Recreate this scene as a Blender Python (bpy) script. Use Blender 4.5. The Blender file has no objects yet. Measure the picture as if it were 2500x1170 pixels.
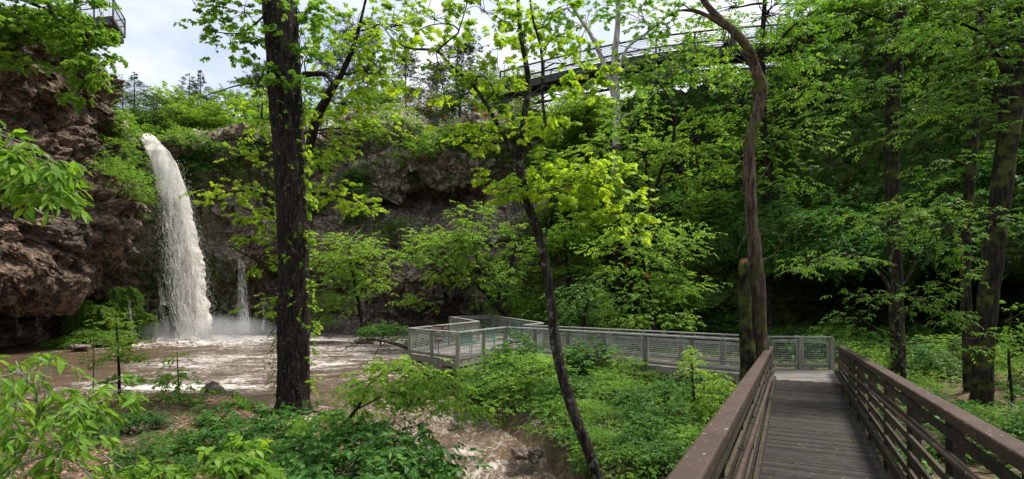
import bpy, math, random
import numpy as np
from mathutils import Vector
R = math.radians
scene = bpy.context.scene
col = scene.collection
random.seed(7)
F = 1364.0; CX = 1250.0; HY = 725.0            # reading of the photograph: focal length, centre and horizon in its pixels

# ------------------------------------------------------------------ camera
cam_d = bpy.data.cameras.new('camera'); cam = bpy.data.objects.new('camera', cam_d); col.objects.link(cam)
cam.location = (0, 0, 0); cam.rotation_euler = (R(90), 0, 0)
cam_d.sensor_fit = 'HORIZONTAL'; cam_d.sensor_width = 36; cam_d.lens = F / 2500 * 36
cam_d.shift_y = (HY - 585) / 2500; cam_d.clip_start = 0.05; cam_d.clip_end = 2000
scene.camera = cam

# ------------------------------------------------------------------ light
SUN_EL, SUN_AZ = 64.0, 70.0                    # azimuth from +y (view direction) towards +x
SUN_STR, SKY_STR, EXPO = 5.0, 0.12, 0.53
w = bpy.data.worlds.new("World"); scene.world = w; w.use_nodes = True
nt = w.node_tree; nt.nodes.clear()
def nd(t, typ, **kw):
    n = t.nodes.new(typ)
    for k, v in kw.items(): setattr(n, k, v)
    return n
out = nd(nt, 'ShaderNodeOutputWorld')
sky = nd(nt, 'ShaderNodeTexSky', sky_type='NISHITA', sun_disc=False)
sky.sun_elevation = R(SUN_EL); sky.sun_rotation = R(SUN_AZ); sky.air_density = 1.2; sky.dust_density = 1.5
bg1 = nd(nt, 'ShaderNodeBackground'); bg1.inputs[1].default_value = SKY_STR
bg2 = nd(nt, 'ShaderNodeBackground'); bg2.inputs[0].default_value = (0.66, 0.72, 0.86, 1); bg2.inputs[1].default_value = 1.12
mixs = nd(nt, 'ShaderNodeMixShader')
tc = nd(nt, 'ShaderNodeTexCoord'); mp = nd(nt, 'ShaderNodeMapping'); mp.inputs['Scale'].default_value = (1, 1, 2.2)
noi = nd(nt, 'ShaderNodeTexNoise'); noi.inputs['Scale'].default_value = 2.3; noi.inputs['Detail'].default_value = 7; noi.inputs['Roughness'].default_value = 0.55
rmp = nd(nt, 'ShaderNodeValToRGB'); rmp.color_ramp.elements[0].position = 0.33; rmp.color_ramp.elements[1].position = 0.62
rmp.color_ramp.elements[0].color = (0.45, 0.45, 0.45, 1)
cr2 = nd(nt, 'ShaderNodeValToRGB'); cr2.color_ramp.elements[0].position = 0.35; cr2.color_ramp.elements[1].position = 0.68
cr2.color_ramp.elements[0].color = (0.50, 0.56, 0.68, 1); cr2.color_ramp.elements[1].color = (0.84, 0.84, 0.82, 1)
L = nt.links.new
L(tc.outputs['Generated'], mp.inputs[0]); L(mp.outputs[0], noi.inputs['Vector']); L(noi.outputs['Fac'], rmp.inputs[0]); L(noi.outputs['Fac'], cr2.inputs[0])
L(cr2.outputs[0], bg2.inputs[0]); L(sky.outputs[0], bg1.inputs[0]); L(rmp.outputs[0], mixs.inputs[0]); L(bg1.outputs[0], mixs.inputs[1]); L(bg2.outputs[0], mixs.inputs[2]); L(mixs.outputs[0], out.inputs[0])
sd = bpy.data.lights.new('sun', 'SUN'); sd.energy = SUN_STR; sd.angle = R(10); sd.color = (1.0, 0.95, 0.86)
so = bpy.data.objects.new('sun', sd); col.objects.link(so)
sv = Vector((math.sin(R(SUN_AZ)) * math.cos(R(SUN_EL)), math.cos(R(SUN_AZ)) * math.cos(R(SUN_EL)), math.sin(R(SUN_EL))))
so.rotation_euler = sv.to_track_quat('Z', 'Y').to_euler()
so.location = (0, 0, 60)
vs = scene.view_settings; vs.view_transform = 'Standard'; vs.look = 'None'; vs.exposure = EXPO; vs.gamma = 1; vs.use_curve_mapping = False
scene.render.engine = 'CYCLES'
scene.cycles.max_bounces = 7; scene.cycles.diffuse_bounces = 3; scene.cycles.transmission_bounces = 4; scene.cycles.transparent_max_bounces = 8
scene.render.resolution_x = 1024; scene.render.resolution_y = 479

# ------------------------------------------------------------------ numeric helpers
def P(px, py, d): return np.array([(px - CX) / F * d, d, -(py - HY) / F * d])
def PV(a):
    a = np.asarray(a, float); return np.stack([(a[..., 0] - CX) / F * a[..., 2], a[..., 2], -(a[..., 1] - HY) / F * a[..., 2]], -1)
def hsh(ix, iy, iz, s):
    with np.errstate(over='ignore'):
        h = (ix.astype(np.int64) * 374761393 + iy.astype(np.int64) * 668265263 + iz.astype(np.int64) * 2147483647 + s * 1274126177).astype(np.uint64)
        h = (h ^ (h >> np.uint64(13))) * np.uint64(1274126177); h = h ^ (h >> np.uint64(16)); h = h * np.uint64(2246822519); h ^= (h >> np.uint64(15))
    return (h & np.uint64(0xFFFFFF)).astype(np.float64) / 16777215.0
def vnoise(p, s=0):
    i = np.floor(p).astype(np.int64); f = p - i; f = f * f * (3 - 2 * f); r = 0
    for a in (0, 1):
        for b in (0, 1):
            for c in (0, 1):
                wgt = (f[:, 0] if a else 1 - f[:, 0]) * (f[:, 1] if b else 1 - f[:, 1]) * (f[:, 2] if c else 1 - f[:, 2])
                r = r + wgt * hsh(i[:, 0] + a, i[:, 1] + b, i[:, 2] + c, s)
    return r * 2 - 1
def fbm(p, o=4, s=0, g=0.5):
    r = 0; a = 1.0
    for k in range(o): r = r + a * vnoise(p * (2.03 ** k) + k * 17.3, s + k); a *= g
    return r
def worley(p, s=0):
    i = np.floor(p).astype(np.int64); f1 = np.full(len(p), 9.0); f2 = np.full(len(p), 9.0); cid = np.zeros(len(p))
    for a in (-1, 0, 1):
        for b in (-1, 0, 1):
            for c in (-1, 0, 1):
                j0, j1, j2 = i[:, 0] + a, i[:, 1] + b, i[:, 2] + c
                q = np.stack([j0 + hsh(j0, j1, j2, s + 1), j1 + hsh(j0, j1, j2, s + 2), j2 + hsh(j0, j1, j2, s + 3)], 1)
                d = ((q - p) ** 2).sum(1); m = d < f1
                f2 = np.where(m, f1, np.minimum(f2, d)); cid = np.where(m, hsh(j0, j1, j2, s + 4), cid); f1 = np.where(m, d, f1)
    return np.sqrt(f1), np.sqrt(f2), cid
def nrm(a): return a / np.maximum(np.linalg.norm(a, axis=-1, keepdims=True), 1e-9)

# ------------------------------------------------------------------ mesh accumulator
class MB:
    def __init__(s): s.v = []; s.f = []; s.t = []; s.n = 0       # f: list of (array faces (m,k)); t: tint per face
    def add(s, v, f, t=None):
        v = np.asarray(v, float).reshape(-1, 3); f = np.asarray(f, np.int64)
        if not len(f): return
        s.v.append(v); s.f.append(f + s.n); s.n += len(v)
        s.t.append(np.full(len(f), 0.5) if t is None else np.broadcast_to(np.asarray(t, float), (len(f),)))
    def box(s, c, sx, sy, sz, ax=(1, 0, 0), ay=None, t=None):
        ax = nrm(np.array(ax, float)); up = np.array([0, 0, 1.])
        ay = nrm(np.cross(up, ax)) if ay is None else nrm(np.array(ay, float))
        az = np.cross(ax, ay); c = np.array(c, float)
        v = [c + ax * sx / 2 * a + ay * sy / 2 * b + az * sz / 2 * e for a in (-1, 1) for b in (-1, 1) for e in (-1, 1)]
        s.add(v, [[0, 1, 3, 2], [4, 6, 7, 5], [0, 4, 5, 1], [2, 3, 7, 6], [0, 2, 6, 4], [1, 5, 7, 3]], t)
    def beam(s, a, b, wd, h, t=None):                                 # box section from a to b, wd sideways, h upwards
        a = np.array(a, float); b = np.array(b, float); d = b - a; l = np.linalg.norm(d); ax = d / l
        ay = np.cross([0, 0, 1.], ax)
        if np.linalg.norm(ay) < 1e-3: ay = np.array([0, 1., 0])
        s.box((a + b) / 2, l, wd, h, ax, ay, t)
    def tube(s, pts, rad, k=6, t=None, cap=True, rough=0, seed=0):
        pts = np.asarray(pts, float); rad = np.broadcast_to(np.asarray(rad, float), (len(pts),))
        tg = nrm(np.gradient(pts, axis=0)); ref = np.array([1., 0.03, 0.02]) if abs(tg[:, 0]).mean() < .8 else np.array([0, .05, 1.])
        u = nrm(np.cross(tg, ref)); v = np.cross(tg, u); th = np.linspace(0, 2 * np.pi, k, endpoint=False)
        ring = u[:, None, :] * np.cos(th)[None, :, None] + v[:, None, :] * np.sin(th)[None, :, None]
        rr = rad[:, None] * np.ones((1, k))
        V = pts[:, None, :] + ring * rr[..., None]
        if rough:
            q = V.reshape(-1, 3); nz = fbm(q * np.array([9, 9, 2.2]) , 3, seed).reshape(rr.shape) + .5 * fbm(q * 2.5, 2, seed + 5).reshape(rr.shape)
            V = pts[:, None, :] + ring * (rr * (1 + rough * nz))[..., None]
        n = len(pts); i = np.arange(n - 1)[:, None] * k; j = np.arange(k)[None, :]; j2 = (j + 1) % k
        f = np.stack([i + j, i + j2, i + k + j2, i + k + j], -1).reshape(-1, 4); V = V.reshape(-1, 3)
        s.add(V, f, t)
        if cap:
            b = len(V) - k; s.add(np.vstack([V[b:], pts[-1:]]), [[q, (q + 1) % k, k, k] if 0 else [q, (q + 1) % k, k] for q in range(k)], t)
    def build(s, name, mats, parent=None, smooth=False, loc=None, mi=None):
        me = bpy.data.meshes.new(name)
        V = np.concatenate(s.v) if s.v else np.zeros((0, 3))
        if loc is not None: V = V - np.array(loc)
        fl = [f.reshape(-1) for f in s.f]; sz = np.concatenate([np.full(len(f), f.shape[1]) for f in s.f])
        li = np.concatenate(fl); me.vertices.add(len(V)); me.vertices.foreach_set('co', V.astype(np.float32).ravel())
        me.loops.add(len(li)); me.loops.foreach_set('vertex_index', li.astype(np.int32))
        me.polygons.add(len(sz)); st = np.concatenate([[0], np.cumsum(sz)[:-1]]); me.polygons.foreach_set('loop_start', st.astype(np.int32))
        me.polygons.foreach_set('loop_total', sz.astype(np.int32))
        if smooth: me.polygons.foreach_set('use_smooth', np.ones(len(sz), bool))
        else: me.polygons.foreach_set('use_smooth', np.zeros(len(sz), bool))
        a = me.attributes.new('tint', 'FLOAT', 'FACE'); a.data.foreach_set('value', np.concatenate(s.t).astype(np.float32))
        for m in (mats if isinstance(mats, (list, tuple)) else [mats]): me.materials.append(m)
        me.update(calc_edges=True); me.validate()
        o = bpy.data.objects.new(name, me); col.objects.link(o)
        if parent is not None: o.parent = parent
        return o
def tag(o, label=None, cat=None, group=None, kind=None):
    if label: o['label'] = label
    if cat: o['category'] = cat
    if group: o['group'] = group
    if kind: o['kind'] = kind
    return o
def empty(name, loc=(0, 0, 0), label=None, cat=None, group=None, rz=0):
    o = bpy.data.objects.new(name, None); col.objects.link(o); o.location = loc; o.rotation_euler[2] = rz; o.empty_display_size = .2
    return tag(o, label, cat, group)
def copy_tree(o, parent=None):
    c = o.copy(); col.objects.link(c); c.parent = parent
    for ch in list(o.children): copy_tree(ch, c)
    return c

# ------------------------------------------------------------------ materials
def mat(name):
    m = bpy.data.materials.new(name); m.use_nodes = True; t = m.node_tree; t.nodes.clear(); o = nd(t, 'ShaderNodeOutputMaterial'); return m, t, o
def ramp(t, fac, stops):
    r = nd(t, 'ShaderNodeValToRGB'); e = r.color_ramp.elements
    while len(e) > 1: e.remove(e[-1])
    e[0].position = stops[0][0]; e[0].color = (*stops[0][1], 1)
    for p, c in stops[1:]:
        q = e.new(p); q.color = (*c, 1)
    t.links.new(fac, r.inputs[0]); return r.outputs[0]
def noise(t, scale, detail=5, rough=.55, vec=None, sc=None):
    n = nd(t, 'ShaderNodeTexNoise'); n.inputs['Scale'].default_value = scale; n.inputs['Detail'].default_value = detail; n.inputs['Roughness'].default_value = rough
    c = nd(t, 'ShaderNodeTexCoord').outputs['Object'] if vec is None else vec
    if sc is not None:
        m = nd(t, 'ShaderNodeMapping'); m.inputs['Scale'].default_value = sc; t.links.new(c, m.inputs[0]); c = m.outputs[0]
    t.links.new(c, n.inputs['Vector']); return n.outputs['Fac']
def math_(t, op, a, b):
    n = nd(t, 'ShaderNodeMath', operation=op)
    for i, x in enumerate((a, b)):
        if isinstance(x, (int, float)): n.inputs[i].default_value = x
        else: t.links.new(x, n.inputs[i])
    return n.outputs[0]
def mixc(t, fac, a, b):
    n = nd(t, 'ShaderNodeMix', data_type='RGBA')
    for i, x in ((0, fac), (6, a), (7, b)):
        if isinstance(x, (int, float)): n.inputs[i].default_value = x
        elif isinstance(x, tuple): n.inputs[i].default_value = (*x, 1)
        else: t.links.new(x, n.inputs[i])
    return n.outputs[2]
def attr(t, n): a = nd(t, 'ShaderNodeAttribute'); a.attribute_name = n; return a.outputs['Fac']
def bump(t, h, s=.5, d=.05):
    b = nd(t, 'ShaderNodeBump'); b.inputs['Strength'].default_value = s; b.inputs['Distance'].default_value = d; t.links.new(h, b.inputs['Height']); return b.outputs[0]
def princ(t, o, c, rough=.8, nor=None, spec=.3, metal=0):
    p = nd(t, 'ShaderNodeBsdfPrincipled')
    if isinstance(c, tuple): p.inputs['Base Color'].default_value = (*c, 1)
    else: t.links.new(c, p.inputs['Base Color'])
    if isinstance(rough, (int, float)): p.inputs['Roughness'].default_value = rough
    else: t.links.new(rough, p.inputs['Roughness'])
    p.inputs['Specular IOR Level'].default_value = spec; p.inputs['Metallic'].default_value = metal
    if nor is not None: t.links.new(nor, p.inputs['Normal'])
    if o is not None: t.links.new(p.outputs[0], o.inputs[0])
    return p.outputs[0]
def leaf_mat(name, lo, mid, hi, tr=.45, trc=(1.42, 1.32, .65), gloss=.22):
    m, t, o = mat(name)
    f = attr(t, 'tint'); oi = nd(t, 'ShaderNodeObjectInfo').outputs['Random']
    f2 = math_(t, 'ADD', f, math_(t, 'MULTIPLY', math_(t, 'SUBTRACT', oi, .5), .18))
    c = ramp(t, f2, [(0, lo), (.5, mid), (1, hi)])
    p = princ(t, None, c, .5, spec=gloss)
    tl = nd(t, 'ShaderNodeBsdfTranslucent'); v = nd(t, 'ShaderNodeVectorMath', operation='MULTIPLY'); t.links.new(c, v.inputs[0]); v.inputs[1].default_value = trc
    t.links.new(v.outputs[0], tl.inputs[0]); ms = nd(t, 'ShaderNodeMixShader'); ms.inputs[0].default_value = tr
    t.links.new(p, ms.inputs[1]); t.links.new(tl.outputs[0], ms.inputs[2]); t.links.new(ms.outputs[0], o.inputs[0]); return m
def bark_mat(name, c1, c2, c3, moss=0, lich=0, sc=1.0):
    m, t, o = mat(name)
    n1 = noise(t, 16 * sc, 6, .65, sc=(1, 1, .16)); n2 = noise(t, 2.2, 3); n3 = noise(t, 9, 5, .7)
    c = ramp(t, n1, [(.36, c1), (.5, c2), (.64, c3)])
    if lich: c = mixc(t, ramp(t, n3, [(.60 - lich * .1, (0, 0, 0)), (.66 - lich * .08, (.7, .7, .7))]), c, (.15, .17, .12))
    if moss: c = mixc(t, ramp(t, n2, [(.52 - moss * .12, (0, 0, 0)), (.64 - moss * .1, (.85, .85, .85))]), c, (.06, .075, .015))
    princ(t, o, c, .9, bump(t, math_(t, 'ADD', n1, math_(t, 'MULTIPLY', n3, .3)), 1.0, .05), .15); return m
def plain_mat(name, c1, c2, rough=.7, sc=4, metal=0, bs=.2, spec=.3, stretch=None, tint=0):
    m, t, o = mat(name); n = noise(t, sc, 5, .6, sc=stretch)
    f = math_(t, 'ADD', n, math_(t, 'MULTIPLY', math_(t, 'SUBTRACT', attr(t, 'tint'), .5), tint)) if tint else n
    princ(t, o, ramp(t, f, [(.35, c1), (.65, c2)]), rough, bump(t, n, bs, .02), spec, metal); return m

M = {}
M['leaf_far'] = leaf_mat('leaf_far', (.06, .125, .010), (.13, .25, .035), (.24, .38, .06), .58)
M['leaf_mid'] = leaf_mat('leaf_mid', (.055, .145, .010), (.12, .26, .034), (.24, .39, .06), .54)
M['leaf_shrub'] = leaf_mat('leaf_shrub', (.025, .09, .010), (.062, .165, .028), (.15, .28, .05), .40)
M['leaf_bright'] = leaf_mat('leaf_bright', (.08, .18, .006), (.17, .31, .022), (.31, .44, .035), .56)
M['leaf_near'] = leaf_mat('leaf_near', (.055, .15, .008), (.115, .245, .026), (.22, .36, .045), .52)
M['leaf_near_shaded'] = leaf_mat('leaf_near_shaded', (.03, .09, .008), (.066, .155, .02), (.13, .24, .035), .48)  # darker copy of the near leaves; shade of the right side put into its greens
M['leaf_dark'] = leaf_mat('leaf_dark', (.014, .06, .010), (.03, .105, .016), (.06, .16, .022), .3)
M['leaf_cedar'] = leaf_mat('leaf_cedar', (.012, .035, .012), (.022, .055, .018), (.04, .08, .022), .15, (1, 1, .8))
M['leaf_pine'] = leaf_mat('leaf_pine', (.03, .05, .02), (.055, .09, .03), (.09, .13, .04), .25, (1, 1, .8))
M['leaf_olive'] = leaf_mat('leaf_olive', (.06, .075, .018), (.13, .14, .03), (.24, .21, .05), .35)
M['moss'] = leaf_mat('moss', (.025, .09, .006), (.06, .17, .008), (.12, .24, .012), .3)
M['leaf_ivy'] = leaf_mat('leaf_ivy', (.02, .085, .008), (.05, .16, .024), (.11, .23, .04), .4)
M['litter'] = leaf_mat('litter', (.09, .05, .025), (.2, .12, .07), (.36, .24, .15), .1, (1, .8, .6))
M['red_leaf'] = leaf_mat('red_leaf', (.35, .05, .01), (.45, .08, .02), (.5, .12, .03), .4, (1.2, .9, .6))
M['bark_dark'] = bark_mat('bark_dark', (.004, .003, .0025), (.014, .010, .008), (.035, .028, .021), lich=.1)
M['bark_mossy'] = bark_mat('bark_mossy', (.004, .0035, .0025), (.014, .012, .008), (.035, .03, .02), moss=.2, lich=.0)
M['bark_lichen'] = bark_mat('bark_lichen', (.007, .005, .004), (.02, .015, .012), (.05, .043, .033), lich=.55)
M['bark_dead'] = bark_mat('bark_dead', (.016, .010, .007), (.062, .040, .029), (.14, .098, .075), moss=.05, lich=-.1, sc=.9)
M['bark_pale'] = bark_mat('bark_pale', (.16, .13, .10), (.34, .32, .28), (.55, .54, .50), sc=.5)
M['bark_twig'] = plain_mat('bark_twig', (.03, .022, .016), (.09, .07, .05), .9)
M['bark_grey'] = plain_mat('bark_grey', (.10, .085, .07), (.26, .24, .21), .9, 6)
M['splinter'] = plain_mat('splinter', (.22, .10, .04), (.40, .21, .10), .8, 20)
M['steel_dark'] = plain_mat('steel_dark', (.02, .022, .03), (.045, .045, .06), .5, 3)
M['bridge_steel'] = plain_mat('bridge_steel', (.022, .024, .019), (.055, .055, .042), .7, 2)
M['concrete'] = plain_mat('concrete', (.05, .045, .04), (.11, .10, .085), .9, 1.2)
M['galv'] = plain_mat('galv', (.20, .215, .205), (.33, .34, .325), .5, 5)
M['grey_wood'] = plain_mat('grey_wood', (.10, .105, .07), (.22, .22, .165), .85, 3, stretch=(6, 6, .7), tint=.3)
M['grey_rail'] = plain_mat('grey_rail', (.19, .19, .165), (.34, .335, .30), .8, 4)
M['grey_deck'] = plain_mat('grey_deck', (.10, .088, .082), (.21, .185, .17), .75, 2, tint=.4)
M['bench'] = plain_mat('bench', (.02, .09, .06), (.04, .15, .11), .35, 8)
M['sign'] = plain_mat('sign', (.10, .025, .018), (.14, .04, .03), .6, 8)
M['white'] = plain_mat('white', (.7, .7, .68), (.8, .8, .78), .6)

def rock_mat():
    m, t, o = mat('rock')
    n1 = noise(t, .5, 8, .62); n2 = noise(t, 3.1, 8, .7); n3 = noise(t, 8, 5, .6)
    mx = math_(t, 'ADD', math_(t, 'MULTIPLY', n1, .45), math_(t, 'MULTIPLY', n2, .55))
    red = ramp(t, mx, [(.38, (.02, .015, .012)), (.46, (.07, .046, .032)), (.53, (.155, .105, .072)), (.6, (.25, .185, .135)), (.68, (.42, .35, .28))])
    gry = ramp(t, n2, [(.30, (.07, .056, .042)), (.47, (.27, .225, .175)), (.6, (.50, .45, .37)), (.75, (.68, .64, .56))])
    c = mixc(t, ramp(t, math_(t, 'ADD', attr(t, 'red'), math_(t, 'MULTIPLY', math_(t, 'SUBTRACT', n1, .5), 1.6)), [(.4, (0, 0, 0)), (.6, (1, 1, 1))]), gry, red)
    c = mixc(t, ramp(t, n3, [(.56, (0, 0, 0)), (.72, (.4, .4, .4))]), c, (.36, .35, .30))
    c = mixc(t, math_(t, 'MULTIPLY', ramp(t, noise(t, .33, 6, .6), [(.52, (0, 0, 0)), (.62, (.8, .8, .8))]), attr(t, 'red')), c, (.04, .036, .032))
    g = ramp(t, n2, [(.35, (.02, .03, .008)), (.6, (.055, .10, .012)), (.75, (.10, .13, .03))])
    c = mixc(t, ramp(t, math_(t, 'ADD', attr(t, 'moss'), math_(t, 'MULTIPLY', math_(t, 'SUBTRACT', n2, .5), 1.4)), [(.42, (0, 0, 0)), (.6, (1, 1, 1))]), c, g)
    vo = nd(t, 'ShaderNodeTexVoronoi'); vo.inputs['Scale'].default_value = 3.0; t.links.new(nd(t, 'ShaderNodeTexCoord').outputs['Object'], vo.inputs['Vector'])
    wn = nd(t, 'ShaderNodeTexNoise'); wn.inputs['Scale'].default_value = .9; wn.inputs['Detail'].default_value = 4; t.links.new(nd(t, 'ShaderNodeTexCoord').outputs['Object'], wn.inputs['Vector'])
    wv = nd(t, 'ShaderNodeVectorMath', operation='MULTIPLY_ADD'); t.links.new(wn.outputs['Color'], wv.inputs[0]); wv.inputs[1].default_value = (1.6, 1.6, 1.6); t.links.new(nd(t, 'ShaderNodeTexCoord').outputs['Object'], wv.inputs[2])
    mq = nd(t, 'ShaderNodeMapping'); mq.inputs['Scale'].default_value = (.8, .8, 1.7); t.links.new(wv.outputs[0], mq.inputs[0])
    ve = nd(t, 'ShaderNodeTexVoronoi', feature='DISTANCE_TO_EDGE'); ve.inputs['Scale'].default_value = 1.0; t.links.new(mq.outputs[0], ve.inputs['Vector'])
    crk = math_(t, 'MINIMUM', math_(t, 'MULTIPLY', ve.outputs['Distance'], 9.0), 1.0)
    h = math_(t, 'ADD', math_(t, 'ADD', math_(t, 'MULTIPLY', crk, .8), math_(t, 'MULTIPLY', n2, .6)), math_(t, 'ADD', math_(t, 'MULTIPLY', n3, .35), math_(t, 'MULTIPLY', vo.outputs['Distance'], .5)))
    princ(t, o, c, .85, bump(t, h, .9, .2), .2); return m
M['rock'] = rock_mat()
def boulder_mat():
    m, t, o = mat('boulder'); n2 = noise(t, 4, 8, .7)
    princ(t, o, ramp(t, n2, [(.3, (.03, .025, .022)), (.5, (.13, .10, .08)), (.66, (.34, .28, .24))]), .75, bump(t, n2, 1, .08)); return m
M['boulder'] = boulder_mat()
def ground_mat():
    m, t, o = mat('ground'); n1 = noise(t, .45, 5); n2 = noise(t, 7, 8, .75)
    c = ramp(t, n2, [(.3, (.035, .022, .014)), (.5, (.10, .065, .042)), (.68, (.24, .17, .12))])
    g = ramp(t, n2, [(.3, (.018, .035, .010)), (.65, (.05, .09, .02))])
    princ(t, o, mixc(t, ramp(t, n1, [(.45, (0, 0, 0)), (.6, (.35, .35, .35))]), c, g), .95, bump(t, n2, 1, .06), .1); return m
M['ground'] = ground_mat()
def water_mat(name, fall, sc=1.0, foam_add=0.0, f0=.54, f1=.80, fc=(.62, .58, .55)):
    m, t, o = mat(name)
    geo = nd(t, 'ShaderNodeNewGeometry').outputs['Position']
    if not fall:
        cv = nd(t, 'ShaderNodeCombineXYZ'); t.links.new(attr(t, 'fu'), cv.inputs[0]); t.links.new(attr(t, 'fv'), cv.inputs[1]); geo = cv.outputs[0]
    n1 = noise(t, .55 * sc, 4, .55, vec=geo, sc=(1, 1.6, 1)); n2 = noise(t, 1.7 * sc, 7, .72, vec=geo, sc=(.7, 1.7, 1)); n3 = noise(t, 6 * sc, 4, .65, vec=geo, sc=(.8, 1.5, 1))
    fo = math_(t, 'ADD', attr(t, 'foam'), foam_add)
    ab = math_(t, 'ABSOLUTE', math_(t, 'SUBTRACT', n2, .5), 0.0)
    f = math_(t, 'SUBTRACT', math_(t, 'ADD', math_(t, 'MULTIPLY', fo, 2.2), math_(t, 'ADD', math_(t, 'MULTIPLY', n3, 1.1), math_(t, 'MULTIPLY', n1, .8))), math_(t, 'MULTIPLY', ab, 3.2))
    foam = ramp(t, f, [(.97, (0, 0, 0)), (1.0, (.9, .9, .9))]) if 0 else ramp(t, math_(t, 'SUBTRACT', f, .35), [(f0, (0, 0, 0)), (f1, (1, 1, 1))])
    br = ramp(t, n1, [(.35, (.075, .047, .026)), (.65, (.14, .094, .058))])
    c = mixc(t, foam, br, fc)
    ro = math_(t, 'ADD', math_(t, 'MULTIPLY', foam, .6), .13)
    princ(t, o, c, ro, bump(t, math_(t, 'ADD', n2, math_(t, 'MULTIPLY', n3, .5)), 1.0, .16), .5); return m
M['pool'] = water_mat('pool', 1); M['stream'] = water_mat('stream', 0, 1.5, 0, .48, .95, (.52, .465, .40))
def falls_mat():
    m, t, o = mat('falls'); n = noise(t, 2.0, 7, .65, sc=(1, 1, .30)); n2 = noise(t, 9, 5, .7, sc=(1, 1, .2))
    c = mixc(t, math_(t, 'MULTIPLY', attr(t, 'tint'), .5), ramp(t, n, [(.32, (.66, .57, .47)), (.48, (.90, .85, .77)), (.62, (.97, .96, .94))]), (.88, .88, .89))
    p = princ(t, None, c, .5, bump(t, math_(t, 'ADD', n, math_(t, 'MULTIPLY', n2, .4)), .6, .15), .2)
    tl = nd(t, 'ShaderNodeBsdfTranslucent'); t.links.new(c, tl.inputs[0]); ms = nd(t, 'ShaderNodeMixShader'); ms.inputs[0].default_value = .5
    t.links.new(p, ms.inputs[1]); t.links.new(tl.outputs[0], ms.inputs[2]); t.links.new(ms.outputs[0], o.inputs[0]); return m
M['falls'] = falls_mat()
def spray_mat():
    m, t, o = mat('spray'); tr = nd(t, 'ShaderNodeBsdfTransparent'); p = nd(t, 'ShaderNodeBsdfTranslucent'); p.inputs[0].default_value = (.85, .86, .88, 1)
    d = nd(t, 'ShaderNodeBsdfDiffuse'); d.inputs[0].default_value = (.85, .86, .88, 1); a = nd(t, 'ShaderNodeMixShader'); b = nd(t, 'ShaderNodeMixShader'); b.inputs[0].default_value = .75
    t.links.new(d.outputs[0], a.inputs[1]); t.links.new(p.outputs[0], a.inputs[2]); t.links.new(tr.outputs[0], b.inputs[1]); t.links.new(a.outputs[0], b.inputs[2]); t.links.new(b.outputs[0], o.inputs[0]); return m
M['spray'] = spray_mat()
def brown_paint():
    m, t, o = mat('brown_paint'); n = noise(t, 2.5, 6, .6, sc=(1, 1, 3)); s = noise(t, 26, 2, .5)
    c = ramp(t, n, [(.3, (.034, .021, .015)), (.7, (.066, .042, .031))])  # brown paint lowered in tone to stand for shade from hill and canopy
    c = mixc(t, ramp(t, s, [(.68, (0, 0, 0)), (.72, (.7, .7, .7))]), c, (.4, .38, .33))
    princ(t, o, c, .6, bump(t, n, .15, .01), .25); return m
M['brown_paint'] = brown_paint()
def old_wood(name, a, b, g, stretch):
    m, t, o = mat(name); n = noise(t, 5, 7, .65, sc=stretch); s = noise(t, 13, 4, .6); k = noise(t, 1.1, 3)
    f = math_(t, 'ADD', n, math_(t, 'MULTIPLY', math_(t, 'SUBTRACT', attr(t, 'tint'), .5), .35))
    c = ramp(t, f, [(.3, a), (.7, b)])
    c = mixc(t, ramp(t, s, [(.62, (0, 0, 0)), (.7, (.6, .6, .6))]), c, g)
    princ(t, o, c, ramp(t, k, [(.4, (.55,) * 3), (.6, (.85,) * 3)]), bump(t, n, .6, .012), .25); return m
M['deck_wood'] = old_wood('deck_wood', (.008, .0065, .0055), (.034, .027, .0235), (.03, .026, .014), (1, 1, 1))  # plank colours darkened in place of the hill and canopy shade
M['slat_wood'] = old_wood('slat_wood', (.018, .014, .008), (.055, .044, .027), (.12, .12, .085), (1, 1, 3))

# ------------------------------------------------------------------ foliage machinery
LT = {
 'oval': (np.array([[0, 0, 0], [.32, .24, .05], [.72, .19, .03], [1, 0, -.10], [.72, -.19, .03], [.32, -.24, .05], [.5, 0, -.02]], float), [[0, 6, 2, 1], [6, 3, 2, 2], [0, 5, 4, 6], [6, 4, 3, 3]]),
 'lobe': (np.array([[0, 0, 0], [.05, .30, .03], [.02, .52, -.06], [.36, .36, .03], [.55, .62, -.05], [.62, .24, .03], [1.05, 0, -.10], [.62, -.24, .03], [.55, -.62, -.05], [.36, -.36, .03], [.02, -.52, -.06], [.05, -.30, .03]], float), None),
 'far': (np.array([[0, 0, 0], [.5, .36, .06], [1, 0, -.06], [.5, -.36, .06]], float), [[0, 3, 2, 1]]),
 'long': (np.array([[0, 0, 0], [.3, .15, .03], [.7, .13, 0], [1, 0, -.16], [.7, -.13, 0], [.3, -.15, .03]], float), None),
 'needle': (np.array([[0, 0, 0], [.5, .10, .02], [1, 0, 0], [.5, -.10, .02]], float), [[0, 3, 2, 1]]),
}
LT['oval'] = (LT['oval'][0][:6], None)
def put_leaves(mb, pos, dr, up, size, kind, tint):
    T, Fc = LT[kind]; n = len(pos)
    if n == 0: return
    X = nrm(dr); Z = nrm(up - (up * X).sum(1, keepdims=True) * X); Y = np.cross(Z, X)
    s = np.asarray(size).reshape(-1, 1, 1) * np.ones((n, 1, 1))
    V = pos[:, None, :] + s * (X[:, None, :] * T[None, :, 0:1] + Y[:, None, :] * T[None, :, 1:2] + Z[:, None, :] * T[None, :, 2:3])
    k = len(T); base = (np.arange(n) * k)[:, None]
    f = base + np.arange(k)[None, :] if Fc is None or len(Fc) == 1 else None
    mb.add(V.reshape(-1, 3), f, tint)
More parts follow.
